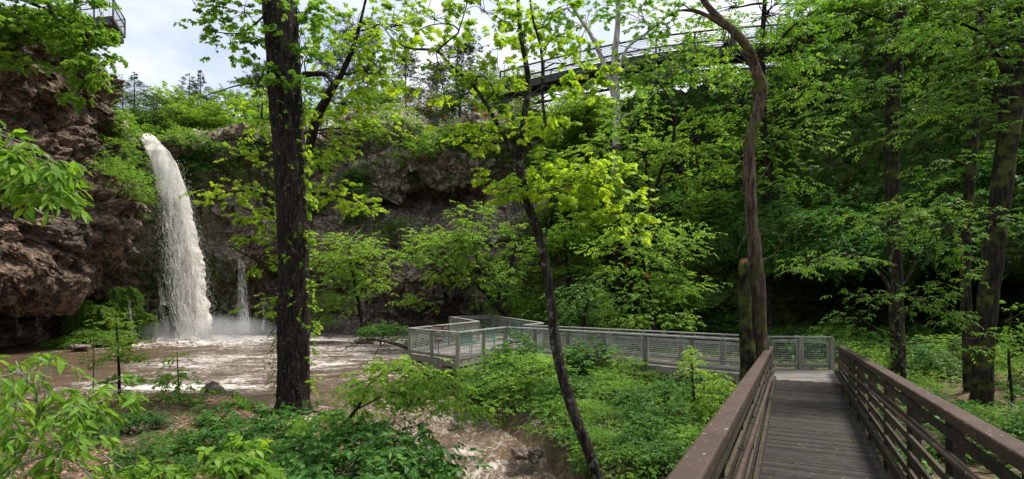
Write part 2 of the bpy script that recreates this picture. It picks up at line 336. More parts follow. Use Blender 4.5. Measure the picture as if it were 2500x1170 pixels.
def sprays(mb, tw, rng, st, dr, ln, m, size, kind, droop=.25, tint=None, twr=.004, flat=.55, tip=.75):
    """st: starts (S,3), dr: directions, ln: lengths, m leaves on each"""
    S = len(st); dr = nrm(dr); side = nrm(np.cross(dr, [0, 0, 1.]) + rng.normal(0, .08, (S, 3)))
    t = (np.arange(m)[None, :] + rng.uniform(.1, .9, (S, m))) / m; t = .12 + .88 * t
    sg = np.where(np.arange(m) % 2 == 0, 1., -1.)[None, :, None]
    lnx = ln[:, None, None]; tt = t[..., None]
    pos = st[:, None, :] + dr[:, None, :] * lnx * tt + np.array([0, 0, -1.]) * droop * lnx * tt ** 2
    ld = dr[:, None, :] * .55 + side[:, None, :] * sg * 1.0 * (1.15 - tt * .6) + rng.normal(0, .28, (S, m, 3)) + np.array([0, 0, -.32 - droop * .5])
    up = np.array([0, 0, 1.]) + rng.normal(0, flat, (S, m, 3))
    sz = size * rng.uniform(.55, 1.15, (S, m)) * (1 - .25 * t)
    if tint is None: tint = rng.uniform(.2, .8, S)
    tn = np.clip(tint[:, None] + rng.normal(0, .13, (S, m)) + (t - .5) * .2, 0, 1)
    put_leaves(mb, pos.reshape(-1, 3), ld.reshape(-1, 3), up.reshape(-1, 3), sz.ravel(), kind, tn.ravel())
    if tw is not None and twr > 0:                                     # slim twigs, three-sided
        e1 = side * twr; e2 = np.cross(dr, side) * twr
        mid = st + dr * (ln * .5)[:, None] + np.array([0, 0, -1.]) * (droop * ln * .25)[:, None]; end = st + dr * ln[:, None] + np.array([0, 0, -1.]) * (droop * ln)[:, None]
        V = np.stack([st + e1, st - .5 * e1 + .87 * e2, st - .5 * e1 - .87 * e2, mid + e1 * .7, mid - .35 * e1 + .6 * e2, mid - .35 * e1 - .6 * e2, end], 1)
        b = (np.arange(S) * 7)[:, None]
        q = np.concatenate([b + np.array([a]) for a in ([0, 1, 4, 3], [1, 2, 5, 4], [2, 0, 3, 5])]); tri = np.concatenate([b + np.array([a]) for a in ([3, 4, 6], [4, 5, 6], [5, 3, 6])])
        n0 = tw.n; tw.add(V.reshape(-1, 3), q); tw.v.append(np.zeros((0, 3))); tw.f.append(tri + n0); tw.t.append(np.full(len(tri), .5))
def limb(tw, a, b, r0, r1, rng, sag=.12, k=5, n=7, rough=0):
    t = np.linspace(0, 1, n)[:, None]; d = b - a; l = np.linalg.norm(d)
    w1 = rng.normal(0, .07, 3) * l; w1[2] += sag * l; w2 = rng.normal(0, .04, 3) * l
    pts = a + d * t + w1 * np.sin(np.pi * t) + w2 * np.sin(2 * np.pi * t); tw.tube(pts, np.linspace(r0, r1, n), k, rough=rough); return pts
def blob_fill(mb, tw, rng, c, r, nclus, nspray, m, size, kind, anchor=None, rl=.02, sl=.45, droop=.25, tb=.5, flat=.55, twr=.004, limbs=True, axis=None):
    """leafy mass inside an ellipsoid: clusters on side branches, each cluster a flat pad of sprays"""
    c = np.array(c, float); r = np.array(r, float)
    q = nrm(rng.normal(0, 1, (nclus, 3))) * (rng.uniform(.08, 1, nclus) ** .45)[:, None]; tips = c + q * r
    hub = c - np.array([0, 0, r[2] * .45]) if anchor is None else anchor
    root = c + (hub - c) * .35
    clr = max(sl * 1.0, (r.prod() ** (1 / 3)) * .9 / max(nclus, 1) ** .33)
    for tpt in tips:
        if limbs: limb(tw, root + rng.normal(0, .05, 3) * r, tpt, rl * .55, max(twr, .003), rng, .06, 4, 5)
        st = tpt + rng.normal(0, 1, (nspray, 3)) * np.array([clr, clr, clr * .32]) * .62
        o = st - root; o[:, 2] *= .45; dr = nrm(nrm(o) + rng.normal(0, .45, (nspray, 3)) * np.array([1, 1, .45]))
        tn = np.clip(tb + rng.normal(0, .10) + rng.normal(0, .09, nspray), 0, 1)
        sprays(mb, tw, rng, st, dr, sl * rng.uniform(.6, 1.25, nspray), m, size, kind, droop, tn, twr, flat)
    return root
def catmull(pts, n=6):
    p = np.asarray(pts, float); p = np.vstack([2 * p[0] - p[1], p, 2 * p[-1] - p[-2]]); o = []
    for i in range(1, len(p) - 2):
        t = np.linspace(0, 1, n, endpoint=False)[:, None]; a, b, c, d = p[i - 1], p[i], p[i + 1], p[i + 2]
        o.append(.5 * ((2 * b) + (c - a) * t + (2 * a - 5 * b + 4 * c - d) * t ** 2 + (-a + 3 * b - 3 * c + d) * t ** 3))
    o.append(p[-2:-1]); return np.vstack(o)
def stem(mb, pix, k=10, n=8, rough=.1, seed=1):                        # trunk from (px,py,d,width_px)
    a = np.asarray(pix, float); w_ = PV(a[:, :3]); q = np.hstack([w_, (a[:, 3] * a[:, 2] / F / 2)[:, None]]); q = catmull(q, n)
    mb.tube(q[:, :3], np.maximum(q[:, 3], .004), k, rough=rough, seed=seed); return q
def grow(name, label, cat, stems, blobs, kind, size, lmat, bmat, seed, group=None, m=9, sl=.45, droop=.25, flat=.55, k=12, rough=.12, twr=.004, rl=.025, loc=None, extra=None):
    """blobs: (px,py,d,rx,ry,rd,clusters,sprays per cluster,tint) with rx, ry in photo pixels and rd in metres"""
    rng = np.random.default_rng(seed); tr = MB(); cr = MB(); pts = []
    for i, s_ in enumerate(stems): pts.append(stem(tr, s_, k if i == 0 else max(6, k - 4), 8, rough, seed + i))
    allp = np.vstack(pts) if pts else None
    base = allp[0, :3].copy() if pts else P(*blobs[0][:3])
    if loc is not None: base = np.array(loc, float)
    root = empty(name, base, label, cat, group)
    for b in blobs:
        px, py, d, rx, ry, rd, nc, ns, tb = b; c = P(px, py, d); r = np.array([rx * d / F, rd, ry * d / F]); an = None
        if allp is not None:
            dd = np.linalg.norm(allp[:, :3] - c, axis=1) + np.maximum(0, allp[:, 2] - c[2] + .2 * r[2]) * 1.2; j = dd.argmin(); an = allp[j, :3]
            l = np.linalg.norm(c - an)
            if l > r.min() * .3: limb(tr, an, c + (an - c) * .2, min(allp[j, 3] * .6, rl * 1.3), rl * .6, rng, .08, 6, 9)
        blob_fill(cr, tr, rng, c, r, nc, ns, m, size, kind, an, rl, sl, droop, tb, flat, twr)
    if tr.n: tr.build('trunk', bmat, root, smooth=False, loc=base)
    if cr.n: cr.build('crown', lmat, root, loc=base)
    if extra: extra(root, base)
    return root

# ================================================================== CLIFFS (structure)
WZ = -3.6
ST = [  # columns of (px,py,d) from the water to the plateau; last numbers: redness, moss
 ([(-900,900,16),(-900,840,19),(-900,760,19),(-900,650,14),(-900,400,15),(-900,200,16),(-900,-150,18),(-900,-300,34)], .9, .2),
 ([(-300,860,30),(-300,800,32),(-300,735,32),(-300,690,26),(-300,500,25),(-300,280,27),(-300,20,28),(-300,-60,46)], .9, .1),
 ([(0,845,38),(0,805,39),(0,735,40),(-5,700,34),(-10,500,32),(0,290,34),(0,62,36),(0,10,52)], .9, .05),
 ([(140,838,43),(145,800,44.5),(150,735,45),(150,700,38),(150,560,36),(150,300,38),(150,95,39),(150,50,56)], .85, .05),
 ([(250,832,45),(252,800,46.5),(256,700,47.5),(262,635,43),(300,535,40),(262,330,42),(262,185,43),(262,135,58)], .8, .05),
 ([(315,828,48),(318,795,49.5),(320,690,50),(325,590,47.5),(352,480,44.5),(310,375,46),(285,285,48),(285,245,62)], .45, .3),
 ([(375,826,48.8),(380,790,50),(382,700,51),(384,600,50.5),(388,490,49),(372,400,48.6),(345,338,48.2),(335,300,64)], .3, .55),
 ([(440,825,49.5),(440,790,51.5),(438,700,52),(432,600,51.5),(424,480,51),(408,410,50),(378,350,48.8),(372,320,66)], .3, .6),
 ([(560,822,50.5),(560,780,55),(560,690,56),(556,600,53),(540,500,50.5),(500,410,51),(450,335,52),(450,300,70)], .45, .35),
 ([(690,815,55),(690,760,59),(690,660,60),(690,600,54),(690,520,53),(680,420,54),(690,318,56),(690,290,76)], .55, .12),
 ([(860,810,58),(860,750,60),(860,660,60),(860,600,55),(865,520,55),(870,400,56),(900,290,60),(900,255,80)], .35, .08),
 ([(1000,806,60),(1000,765,61),(1000,680,55),(1000,590,55),(1010,495,62),(1020,400,54.5),(1040,290,60),(1040,250,80)], .4, .0),
 ([(1130,804,60),(1130,770,63),(1130,670,57),(1130,570,52.5),(1130,480,61),(1130,400,53.5),(1150,290,60),(1150,255,80)], .5, .0),
 ([(1290,800,56),(1290,750,58),(1290,640,52),(1290,580,51),(1290,480,53),(1290,380,54),(1300,290,58),(1300,260,80)], .15, .1),
 ([(1480,805,46),(1480,740,47),(1480,650,46),(1480,560,47),(1490,450,49),(1500,350,52),(1520,250,58),(1520,225,80)], .2, .6),
 ([(1700,815,36),(1700,760,36.5),(1700,700,36),(1700,620,37),(1720,500,40),(1740,370,44),(1760,240,50),(1760,190,80)], .2, .75),
 ([(1850,820,32),(1850,780,35),(1860,700,35),(1850,640,31),(1860,520,34),(1880,350,38),(1900,190,45),(1900,140,70)], .2, .75),
 ([(2000,828,31),(2000,790,36),(2000,700,36),(2000,640,29),(2000,500,32),(2010,320,37),(2030,150,43),(2030,90,66)], .25, .75),
 ([(2200,836,30),(2200,790,35.5),(2200,700,35.5),(2200,622,27.5),(2200,480,30.5),(2200,280,35),(2200,90,40),(2200,20,60)], .25, .75),
 ([(2450,850,27),(2450,800,32),(2450,715,32),(2450,600,25.5),(2450,450,28),(2450,250,31),(2450,50,35),(2450,-50,55)], .25, .75),
 ([(3100,900,18),(3100,820,21),(3100,700,21),(3100,590,17),(3100,400,18.5),(3100,200,20),(3100,-200,23),(3100,-300,40)], .25, .5),
]
C = np.array([s[0] for s in ST], float); C[:, 7, 2] += 45 * (np.abs(C[:, 7, 0] - 900) < 1200); C[:, 7, 1] = HY - ((HY - C[:, 6, 1]) * C[:, 6, 2] / F + 1.0) * F / C[:, 7, 2]; W3 = PV(C); S_ = len(ST)
W3[:, 0, 2] = -5.6
# columns -> smooth profile
def crn(A, n):                                                          # interpolate along axis 0 with per-segment counts n
    A = np.asarray(A, float); A2 = np.concatenate([2 * A[:1] - A[1:2], A, 2 * A[-1:] - A[-2:-1]]); o = []
    for i in range(len(A) - 1):
        t = np.linspace(0, 1, n[i], endpoint=False).reshape(-1, *([1] * (A.ndim - 1))); a, b, c, d = A2[i], A2[i + 1], A2[i + 2], A2[i + 3]
        cr = .5 * ((2 * b) + (c - a) * t + (2 * a - 5 * b + 4 * c - d) * t ** 2 + (-a + 3 * b - 3 * c + d) * t ** 3)
        o.append(.6 * cr + .4 * (b * (1 - t) + c * t))
    o.append(A[-1:]); return np.concatenate(o)
vn = [18, 22, 26, 34, 40, 40, 70]
prof = np.transpose(crn(np.transpose(W3, (1, 0, 2)), vn), (1, 0, 2))      # (S, V, 3)
un = [max(6, int(np.linalg.norm(W3[i + 1, 4] - W3[i, 4]) / .17)) for i in range(S_ - 1)]; un[0] = 20; un[-1] = 25
G = crn(prof, un); gr = crn(np.array([[s[1], s[2]] for s in ST], float), un); U_, V_ = G.shape[:2]
gu = np.gradient(G, axis=0); gv = np.gradient(G, axis=1); NRM = nrm(np.cross(gv, gu)); 
if (NRM[U_ // 2, 60] * -G[U_ // 2, 60]).sum() < 0: NRM = -NRM
Pf = G.reshape(-1, 3); Nf = NRM.reshape(-1, 3); vi = np.tile(np.arange(V_), U_)
wq = Pf + .8 * np.stack([fbm(Pf * .35, 2, 3), fbm(Pf * .35 + 9, 2, 4), fbm(Pf * .35 + 21, 2, 5)], 1)
w1, w1b, id1 = worley(wq * np.array([.30, .30, .42]), 11); w2, w2b, id2 = worley(wq * np.array([.85, .85, 1.25]) + 3, 31); w3, w3b, id3 = worley(wq * np.array([2.3, 2.3, 3.2]) + 5, 51)
plateau = np.clip((vi - sum(vn[:6])) / 12, 0, 1)
ledge = fbm(Pf * np.array([.12, .12, .9]), 3, 71)
rid = lambda f, sd_, o=3: 1 - np.abs(fbm(Pf * np.array([f, f, f * 1.25]) + .5 * wq * .2, o, sd_))
D = 1.0 * fbm(Pf * .16, 3, 1) + .55 * (id1 - .5) + .34 * (id2 - .5) + .2 * (id3 - .5) - .4 * np.exp(-((w1b - w1) / .06) ** 2) - .2 * np.exp(-((w2b - w2) / .07) ** 2) + .28 * ledge + .5 * np.tanh(6 * fbm(Pf * np.array([.10, .10, 1.0]), 2, 72)) * (.6 + fbm(Pf * .3, 2, 73)) + .85 * (rid(.42, 8) - .6) + .40 * (rid(.95, 14) - .6) + .12 * (rid(2.0, 15) - .6)
pit = fbm(Pf * .8, 2, 77); D -= .7 * np.clip(pit - .42, 0, 1) * 2
D *= (1 - .8 * plateau); ui = np.repeat(np.arange(U_), V_) ; st_ = np.interp(ui, np.concatenate([[0], np.cumsum(un)]), np.arange(S_)); D *= 1 - .62 * np.exp(-((st_ - 6.8) / 1.0) ** 4); D -= .6 * np.exp(-((st_ - 6.1) / .9) ** 4) * np.clip((vi - sum(vn[:4])) / 20, 0, 1)
grf = gr.reshape(-1, 2); 
PD = Pf + Nf * D[:, None]; PD[:, 2] -= 1.5 * np.exp(-((st_ - 5.75) / .8) ** 4) * np.clip((vi - sum(vn[:5]) + 4) / 26, 0, 1) * (1 - .6 * plateau)
GD = PD.reshape(U_, V_, 3)
ucum = np.concatenate([[0], np.cumsum(un)])
def cliff_piece(name, s0, s1):
    a, b = ucum[s0], ucum[s1]; n = b - a + 1; V = GD[a:b + 1].reshape(-1, 3)
    i = np.arange(n - 1)[:, None] * V_; j = np.arange(V_ - 1)[None, :]
    f = np.stack([i + j, i + V_ + j, i + V_ + j + 1, i + j + 1], -1).reshape(-1, 4)
    mb = MB(); mb.add(V, f); o = mb.build(name, M['rock']); tag(o, kind='structure')
    for k, nm in enumerate(('red', 'moss')):
        at = o.data.attributes.new(nm, 'FLOAT', 'POINT'); at.data.foreach_set('value', gr[a:b + 1, :, ].repeat(1, 0)[:, k].repeat(V_).astype(np.float32) if gr.ndim == 3 else gr[a:b + 1, k].repeat(V_).astype(np.float32))
    return o
cliff_piece('cliff', 0, 13); cliff_piece('hillside', 13, S_ - 1)
# displaced normals for planting
gu = np.gradient(GD, axis=0); gv = np.gradient(GD, axis=1); ND = nrm(np.cross(gv, gu)); ND = np.where((ND * NRM).sum(-1, keepdims=True) < 0, -ND, ND)
def uof(px_station): return int(np.interp(px_station, range(S_), ucum))

# ================================================================== GROUND, POOL, STREAM (structure)
def pl(pix, z): a = np.asarray(pix, float); d = -z * F / (a[:, 1] - HY); return np.stack([(a[:, 0] - CX) / F * d, d], 1)
pool_near = pl([(-500, 905), (-150, 935), (40, 968), (160, 985), (300, 975), (470, 968), (560, 962), (640, 970), (700, 1010), (800, 1015), (880, 985), (960, 965), (990, 905), (985, 872), (955, 848), (1010, 818)], WZ)
pool_poly = np.vstack([pool_near, [[4, 70], [-30, 75], [-60, 60], [-60, 25]]])
strm = np.array([(*pl([(900, 975)], WZ)[0], WZ - .01, 1.6), (*pl([(985, 995)], WZ)[0], WZ - .03, 1.1), (*pl([(1075, 1030)], -3.75)[0], -3.75, .95), (*pl([(1130, 1080)], -3.85)[0], -3.85, 1.05), (*pl([(1160, 1130)], -3.95)[0], -3.95, 1.25), (*pl([(1185, 1200)], -4.05)[0], -4.05, 1.4), (-.4, 9.5, -4.15, 1.5), (.2, 6, -4.3, 1.6), (1.5, -4, -4.5, 1.8)])
strm[:, 3] += .28; strm = catmull(strm, 10)
def sdpoly(x, y, poly):
    d = np.full(x.shape, 1e9); ins = np.zeros(x.shape, bool); n = len(poly)
    for i in range(n):
        a, b = poly[i], poly[(i + 1) % n]; e = b - a; t = np.clip(((x - a[0]) * e[0] + (y - a[1]) * e[1]) / (e @ e), 0, 1)
        d = np.minimum(d, np.hypot(x - a[0] - t * e[0], y - a[1] - t * e[1]))
        c = (a[1] > y) != (b[1] > y); ins ^= c & (x < (b[0] - a[0]) * (y - a[1]) / (b[1] - a[1] + 1e-12) + a[0])
    return np.where(ins, -d, d)
def ground_z(x, y):
    x = np.asarray(x, float); y = np.asarray(y, float); q = np.stack([x, y, 0 * x], -1).reshape(-1, 3)
    z = -3.12 + .16 * fbm(q * .35, 3, 91).reshape(x.shape) + .05 * fbm(q * 1.7, 3, 92).reshape(x.shape)
    z = z + .45 * np.clip((x - 6 - .25 * y) / 8, 0, 1) + .9 * np.clip((y - 27) / 22, 0, 1) * np.clip((x + 3) / 5, 0, 1)
    z = z - .28 * np.exp(-((x + 6) ** 2 + (y - 17) ** 2) / 30) + 5 * np.clip(-(y + 6) / 40, 0, 1) + 6 * np.clip((-x - 28) / 60, 0, 1)
    dp = sdpoly(x, y, pool_poly); z = z - np.clip((1.4 - dp) / 2.2, 0, 1) ** 1.3 * 1.9
    ds = np.full(x.shape, 1e9); sz = np.zeros(x.shape); sw = np.ones(x.shape)
    for s_ in strm: 
        d = np.hypot(x - s_[0], y - s_[1]); m = d < ds; ds = np.where(m, d, ds); sz = np.where(m, s_[2], sz); sw = np.where(m, s_[3], sw)
    k = np.clip((sw + .75 - ds) / 1.1, 0, 1); k = k * k * (3 - 2 * k); return z * (1 - k) + np.minimum(z, sz - .28) * k
gx = np.concatenate([np.linspace(-140, -31, 40), np.arange(-30, 30, .2), np.linspace(30, 140, 40)]); gy = np.concatenate([np.linspace(-60, -3, 30), np.arange(-2.8, 34, .2), np.arange(34, 66, .5), np.linspace(66.5, 180, 20)])
X, Y = np.meshgrid(gx, gy, indexing='ij'); Z = ground_z(X, Y)
n0, n1 = X.shape; i = np.arange(n0 - 1)[:, None] * n1; j = np.arange(n1 - 1)[None, :]
gf = np.stack([i + j, i + n1 + j, i + n1 + j + 1, i + j + 1], -1).reshape(-1, 4)
mb = MB(); mb.add(np.stack([X, Y, Z], -1).reshape(-1, 3), gf); tag(mb.build('ground', M['ground'], smooth=True), kind='structure')
# pool
FALL = P(485, 822, 46.5)
xs = np.arange(-60, 8, .22); ys = np.arange(15, 66, .22); X, Y = np.meshgrid(xs, ys, indexing='ij')
df = np.hypot(X - FALL[0], Y - FALL[1]); q = np.stack([X, Y, 0 * X], -1).reshape(-1, 3)
amp = .02 + .30 * np.exp(-(df / 4.0) ** 2) + .10 * np.exp(-(df / 10) ** 2)
Z = WZ + amp * (fbm(q * np.array([.9, 1.3, 1]), 5, 41, .6).reshape(X.shape)) + .35 * np.exp(-(df / 2.2) ** 2)
fo = .10 * np.exp(-(df / 40) ** 2) + .34 * np.exp(-(df / 6.0) ** 2) - .05 + .06 * fbm(q * .3, 3, 44).reshape(X.shape)
fo -= .16 * np.clip((-18 - X) / 6, 0, 1) + .05 * np.clip((26 - Y) / 5, 0, 1)
fo += .22 * np.exp(-((X - P(440, 950, 22)[0]) ** 2 / 9 + (Y - 22.2) ** 2 / .5)) * 1
n0, n1 = X.shape; i = np.arange(n0 - 1)[:, None] * n1; j = np.arange(n1 - 1)[None, :]
pf = np.stack([i + j, i + n1 + j, i + n1 + j + 1, i + j + 1], -1).reshape(-1, 4); sdp = sdpoly(X, Y, pool_poly).ravel(); pf = pf[sdp[pf[:, 0]] < .75]
mb = MB(); mb.add(np.stack([X, Y, Z], -1).reshape(-1, 3), pf)
pool = mb.build('pool_water', M['pool'], smooth=True); tag(pool, kind='structure')
at = pool.data.attributes.new('foam', 'FLOAT', 'POINT'); at.data.foreach_set('value', fo.ravel().astype(np.float32))
# stream ribbon
sp = catmull(strm[::3], 14); tg = nrm(np.gradient(sp[:, :2], axis=0)); pr = np.stack([tg[:, 1], -tg[:, 0]], 1); nw = 34
lat = np.linspace(-1, 1, nw); V = np.zeros((len(sp), nw, 3)); V[..., :2] = sp[:, None, :2] + pr[:, None, :] * (lat[None, :, None] * (sp[:, None, 3:4] + .7)); V[..., 2] = sp[:, None, 2] + .004
q = V.reshape(-1, 3); V[..., 2] += (.085 * fbm(q * np.array([1.6, 1.6, 0]), 4, 61)).reshape(len(sp), nw) + (.05 * np.abs(fbm(q * np.array([4.5, 4.5, 0]), 3, 62))).reshape(len(sp), nw)
rap = np.clip((20 - V[..., 1]) / 6, 0, 1) * .0 - .005
for (px, py, z) in ((1075, 1000, -3.7), (1090, 1020, -3.72), (1200, 1140, -3.95), (1170, 1165, -4), (1060, 975, -3.66), (1130, 1110, -3.9)):
    c = pl([(px, py)], z)[0]; rr = np.hypot(V[..., 0] - c[0], V[..., 1] - c[1]); rap += .12 * np.exp(-(rr / .38) ** 2); V[..., 2] += .09 * np.exp(-(rr / .4) ** 2)
i = np.arange(len(sp) - 1)[:, None] * nw; j = np.arange(nw - 1)[None, :]
mb = MB(); mb.add(V.reshape(-1, 3), np.stack([i + j, i + nw + j, i + nw + j + 1, i + j + 1], -1).reshape(-1, 4))
st_o = mb.build('stream_water', M['stream'], smooth=True); tag(st_o, kind='structure')
for nm_, a_ in (('fu', np.broadcast_to(lat[None, :] * 2.6, V.shape[:2])), ('fv', np.broadcast_to((np.cumsum(np.r_[0, np.linalg.norm(np.diff(sp[:, :2], axis=0), axis=1)]) * .42)[:, None], V.shape[:2]))):
    at = st_o.data.attributes.new(nm_, 'FLOAT', 'POINT'); at.data.foreach_set('value', (a_ + (.25 * fbm(q * 1.1, 3, 66)).reshape(V.shape[:2])).ravel().astype(np.float32))
at = st_o.data.attributes.new('foam', 'FLOAT', 'POINT'); at.data.foreach_set('value', rap.ravel().astype(np.float32))

# ================================================================== WATERFALLS
rng = np.random.default_rng(5)
fy = np.array([330, 345, 370, 400, 440, 480, 560, 640, 720, 800, 832.]); 
fl = np.array([348, 353, 366, 382, 398, 406, 414, 418, 424, 438, 444.]); fr = np.array([376, 392, 414, 432, 448, 458, 478, 493, 506, 516, 520.])
cl = np.array([350, 357, 377, 398, 415, 427, 439, 450, 460, 466, 468.]); fd = np.array([49.0, 46.9, 46.3, 46.15, 46.1, 46.1, 46.1, 46.1, 46.1, 46.0, 46.0])
def fpt(y, k, core=False, dz=0):
    a = np.interp(y, fy, cl if core else fl); b = np.interp(y, fy, fr); d = np.interp(y, fy, fd) + dz; return PV(np.stack([a + (b - a) * k, y, d], -1))
root = empty('waterfall', P(470, 822, 46.5), 'tall muddy white waterfall pouring over the cliff lip into the pool', 'waterfall')
nyy, nxx = 300, 40; yy = np.linspace(330, 832, nyy); kk = np.linspace(0, 1, nxx); Yg, Kg = np.meshgrid(yy, kk, indexing='ij')
base = fpt(Yg.ravel(), .03 + .88 * Kg.ravel(), True).reshape(nyy, nxx, 3); q = base.reshape(-1, 3)
g = np.clip((Yg - 330) / 300, .15, 1)
off = (.34 * fbm(q * np.array([1.8, 1.8, .16]), 3, 21, .5).reshape(nyy, nxx) + .13 * fbm(q * np.array([4.5, 4, .35]), 3, 22, .5).reshape(nyy, nxx)) * g
edge = (np.abs(Kg - .5) * 2) ** 3
base[..., 1] += off - .9 * (1 - (Kg * 2 - 1) ** 2) * g + .2; base[..., 0] += (.22 * fbm(q * np.array([2.5, 2.5, .9]), 4, 23, .6).reshape(nyy, nxx)) * (edge * .7 + .3) * g
i = np.arange(nyy - 1)[:, None] * nxx; j = np.arange(nxx - 1)[None, :]
mb = MB(); mb.add(base.reshape(-1, 3), np.stack([i + j, i + j + 1, i + nxx + j + 1, i + nxx + j], -1).reshape(-1, 4), 0.)
def streaks(mb, p, ln, wd, rng, t=1.0):
    n = len(p); s = rng.normal(0, 1, (n, 3)); s[:, 2] = 0; s = nrm(s) * wd[:, None]; dn = np.stack([.10 * ln + rng.normal(0, .03, n), rng.normal(0, .05, n), -ln], 1)
    V = np.stack([p, p + dn * .45 + s, p + dn, p + dn * .5 - s], 1); mb.add(V.reshape(-1, 3), (np.arange(n) * 4)[:, None] + np.arange(4)[None], t)
def sheet_attr(o, u, v):
    for nm_, a_ in (('fu', u), ('fv', v)):
        at = o.data.attributes.new(nm_, 'FLOAT', 'POINT'); at.data.foreach_set('value', np.asarray(a_).ravel().astype(np.float32))
def veil_mat(name, dens, cc):
    m, t, o = mat(name); cv = nd(t, 'ShaderNodeCombineXYZ'); t.links.new(attr(t, 'fu'), cv.inputs[0]); t.links.new(attr(t, 'fv'), cv.inputs[1])
    n1_ = noise(t, 1.0, 4, .6, vec=cv.outputs[0], sc=(9, .9, 1)); n2_ = noise(t, 1.0, 5, .75, vec=cv.outputs[0], sc=(16, 5, 1)); gr_ = noise(t, 11, 3, .7)
    e = attr(t, 'edge'); f = math_(t, 'ADD', math_(t, 'ADD', math_(t, 'MULTIPLY', n1_, .5), math_(t, 'MULTIPLY', n2_, .35)), math_(t, 'ADD', math_(t, 'MULTIPLY', gr_, .3), e))
    al = ramp(t, f, [(.60 - dens, (0, 0, 0)), (.76 - dens, (1, 1, 1))])
    c = mixc(t, n2_, cc, (.95, .95, .94)); d = nd(t, 'ShaderNodeBsdfDiffuse'); t.links.new(c, d.inputs[0]); tl = nd(t, 'ShaderNodeBsdfTranslucent'); t.links.new(c, tl.inputs[0])
    a = nd(t, 'ShaderNodeMixShader'); a.inputs[0].default_value = .5; t.links.new(d.outputs[0], a.inputs[1]); t.links.new(tl.outputs[0], a.inputs[2])
    b = nd(t, 'ShaderNodeMixShader'); t.links.new(al, b.inputs[0]); t.links.new(nd(t, 'ShaderNodeBsdfTransparent').outputs[0], b.inputs[1]); t.links.new(a.outputs[0], b.inputs[2]); t.links.new(b.outputs[0], o.inputs[0]); return m
VEIL = veil_mat('veil', .05, (.93, .89, .83)); VEIL2 = veil_mat('veil_thin', .05, (.85, .85, .86))
for li in range(7):
    Kq, Yq = np.meshgrid(np.linspace(-.06, 1.08, 30), np.linspace(330, 830, 160)); B_ = fpt(Yq.ravel(), Kq.ravel()).reshape(160, 30, 3); qq = B_.reshape(-1, 3) + li * 7.7
    gg = np.clip((Yq - 325) / 260, .12, 1); B_[..., 1] += -.3 - .38 * li * gg + .45 * fbm(qq * np.array([.9, .9, .35]), 3, 300 + li).reshape(160, 30) * gg; B_[..., 0] += .22 * fbm(qq * np.array([1.2, 1.2, .7]), 3, 320 + li).reshape(160, 30) * gg
    m_ = MB(); i = np.arange(159)[:, None] * 30; j = np.arange(29)[None, :]; m_.add(B_.reshape(-1, 3), np.stack([i + j, i + j + 1, i + 30 + j + 1, i + 30 + j], -1).reshape(-1, 4))
    v_o = m_.build('water_veil', VEIL, root, smooth=True, loc=root.location); sheet_attr(v_o, Kq * 3 + li * 3.1, Yq / 60 + li * 5)
    ed = -.16 * (np.abs(Kq - .5) * 2) ** 6 + .05 * (Kq - .45) - .03 * (li > 3) + .16 * np.clip((500 - Yq) / 90, 0, 1) - .10 * np.clip((Yq - 480) / 120, 0, 1) * np.clip((.45 - Kq) / .3, 0, 1); at = v_o.data.attributes.new('edge', 'FLOAT', 'POINT'); at.data.foreach_set('value', ed.ravel().astype(np.float32))
s2 = MB(); n = 6500; k = rng.uniform(0, 1, n) ** .7; y = 400 + 425 * rng.uniform(0, 1, n); p = fpt(y, np.clip(k + rng.normal(0, .05, n), -.1, 1.1)) + np.stack([rng.normal(0, .14, n), rng.normal(-1.2, .6, n), rng.normal(0, .1, n)], 1)
streaks(s2, p, rng.uniform(.04, .16, n), rng.uniform(.004, .010, n), rng, rng.uniform(.3, 1, n))
n = 3600; p = fpt(rng.uniform(400, 825, n), np.where(rng.uniform(0, 1, n) < .8, 1.0, .2)) + np.stack([rng.normal(0, .26, n), rng.normal(-.6, .6, n), rng.normal(0, .3, n)], 1); streaks(s2, p, rng.uniform(.05, .22, n), rng.uniform(.005, .014, n), rng, 1.)
n = 2600; yy_ = 824 - 50 * rng.exponential(.3, n); p = np.stack([rng.normal(FALL[0], 2.0, n), FALL[1] + rng.normal(-.8, 1.3, n), -(yy_ - HY) / F * 46], 1); streaks(s2, p, rng.uniform(.03, .10, n), rng.uniform(.008, .022, n), rng, .8)
mb.build('water_curtain', M['falls'], root, smooth=True, loc=root.location); s2.build('spray', M['falls'], root, loc=root.location)
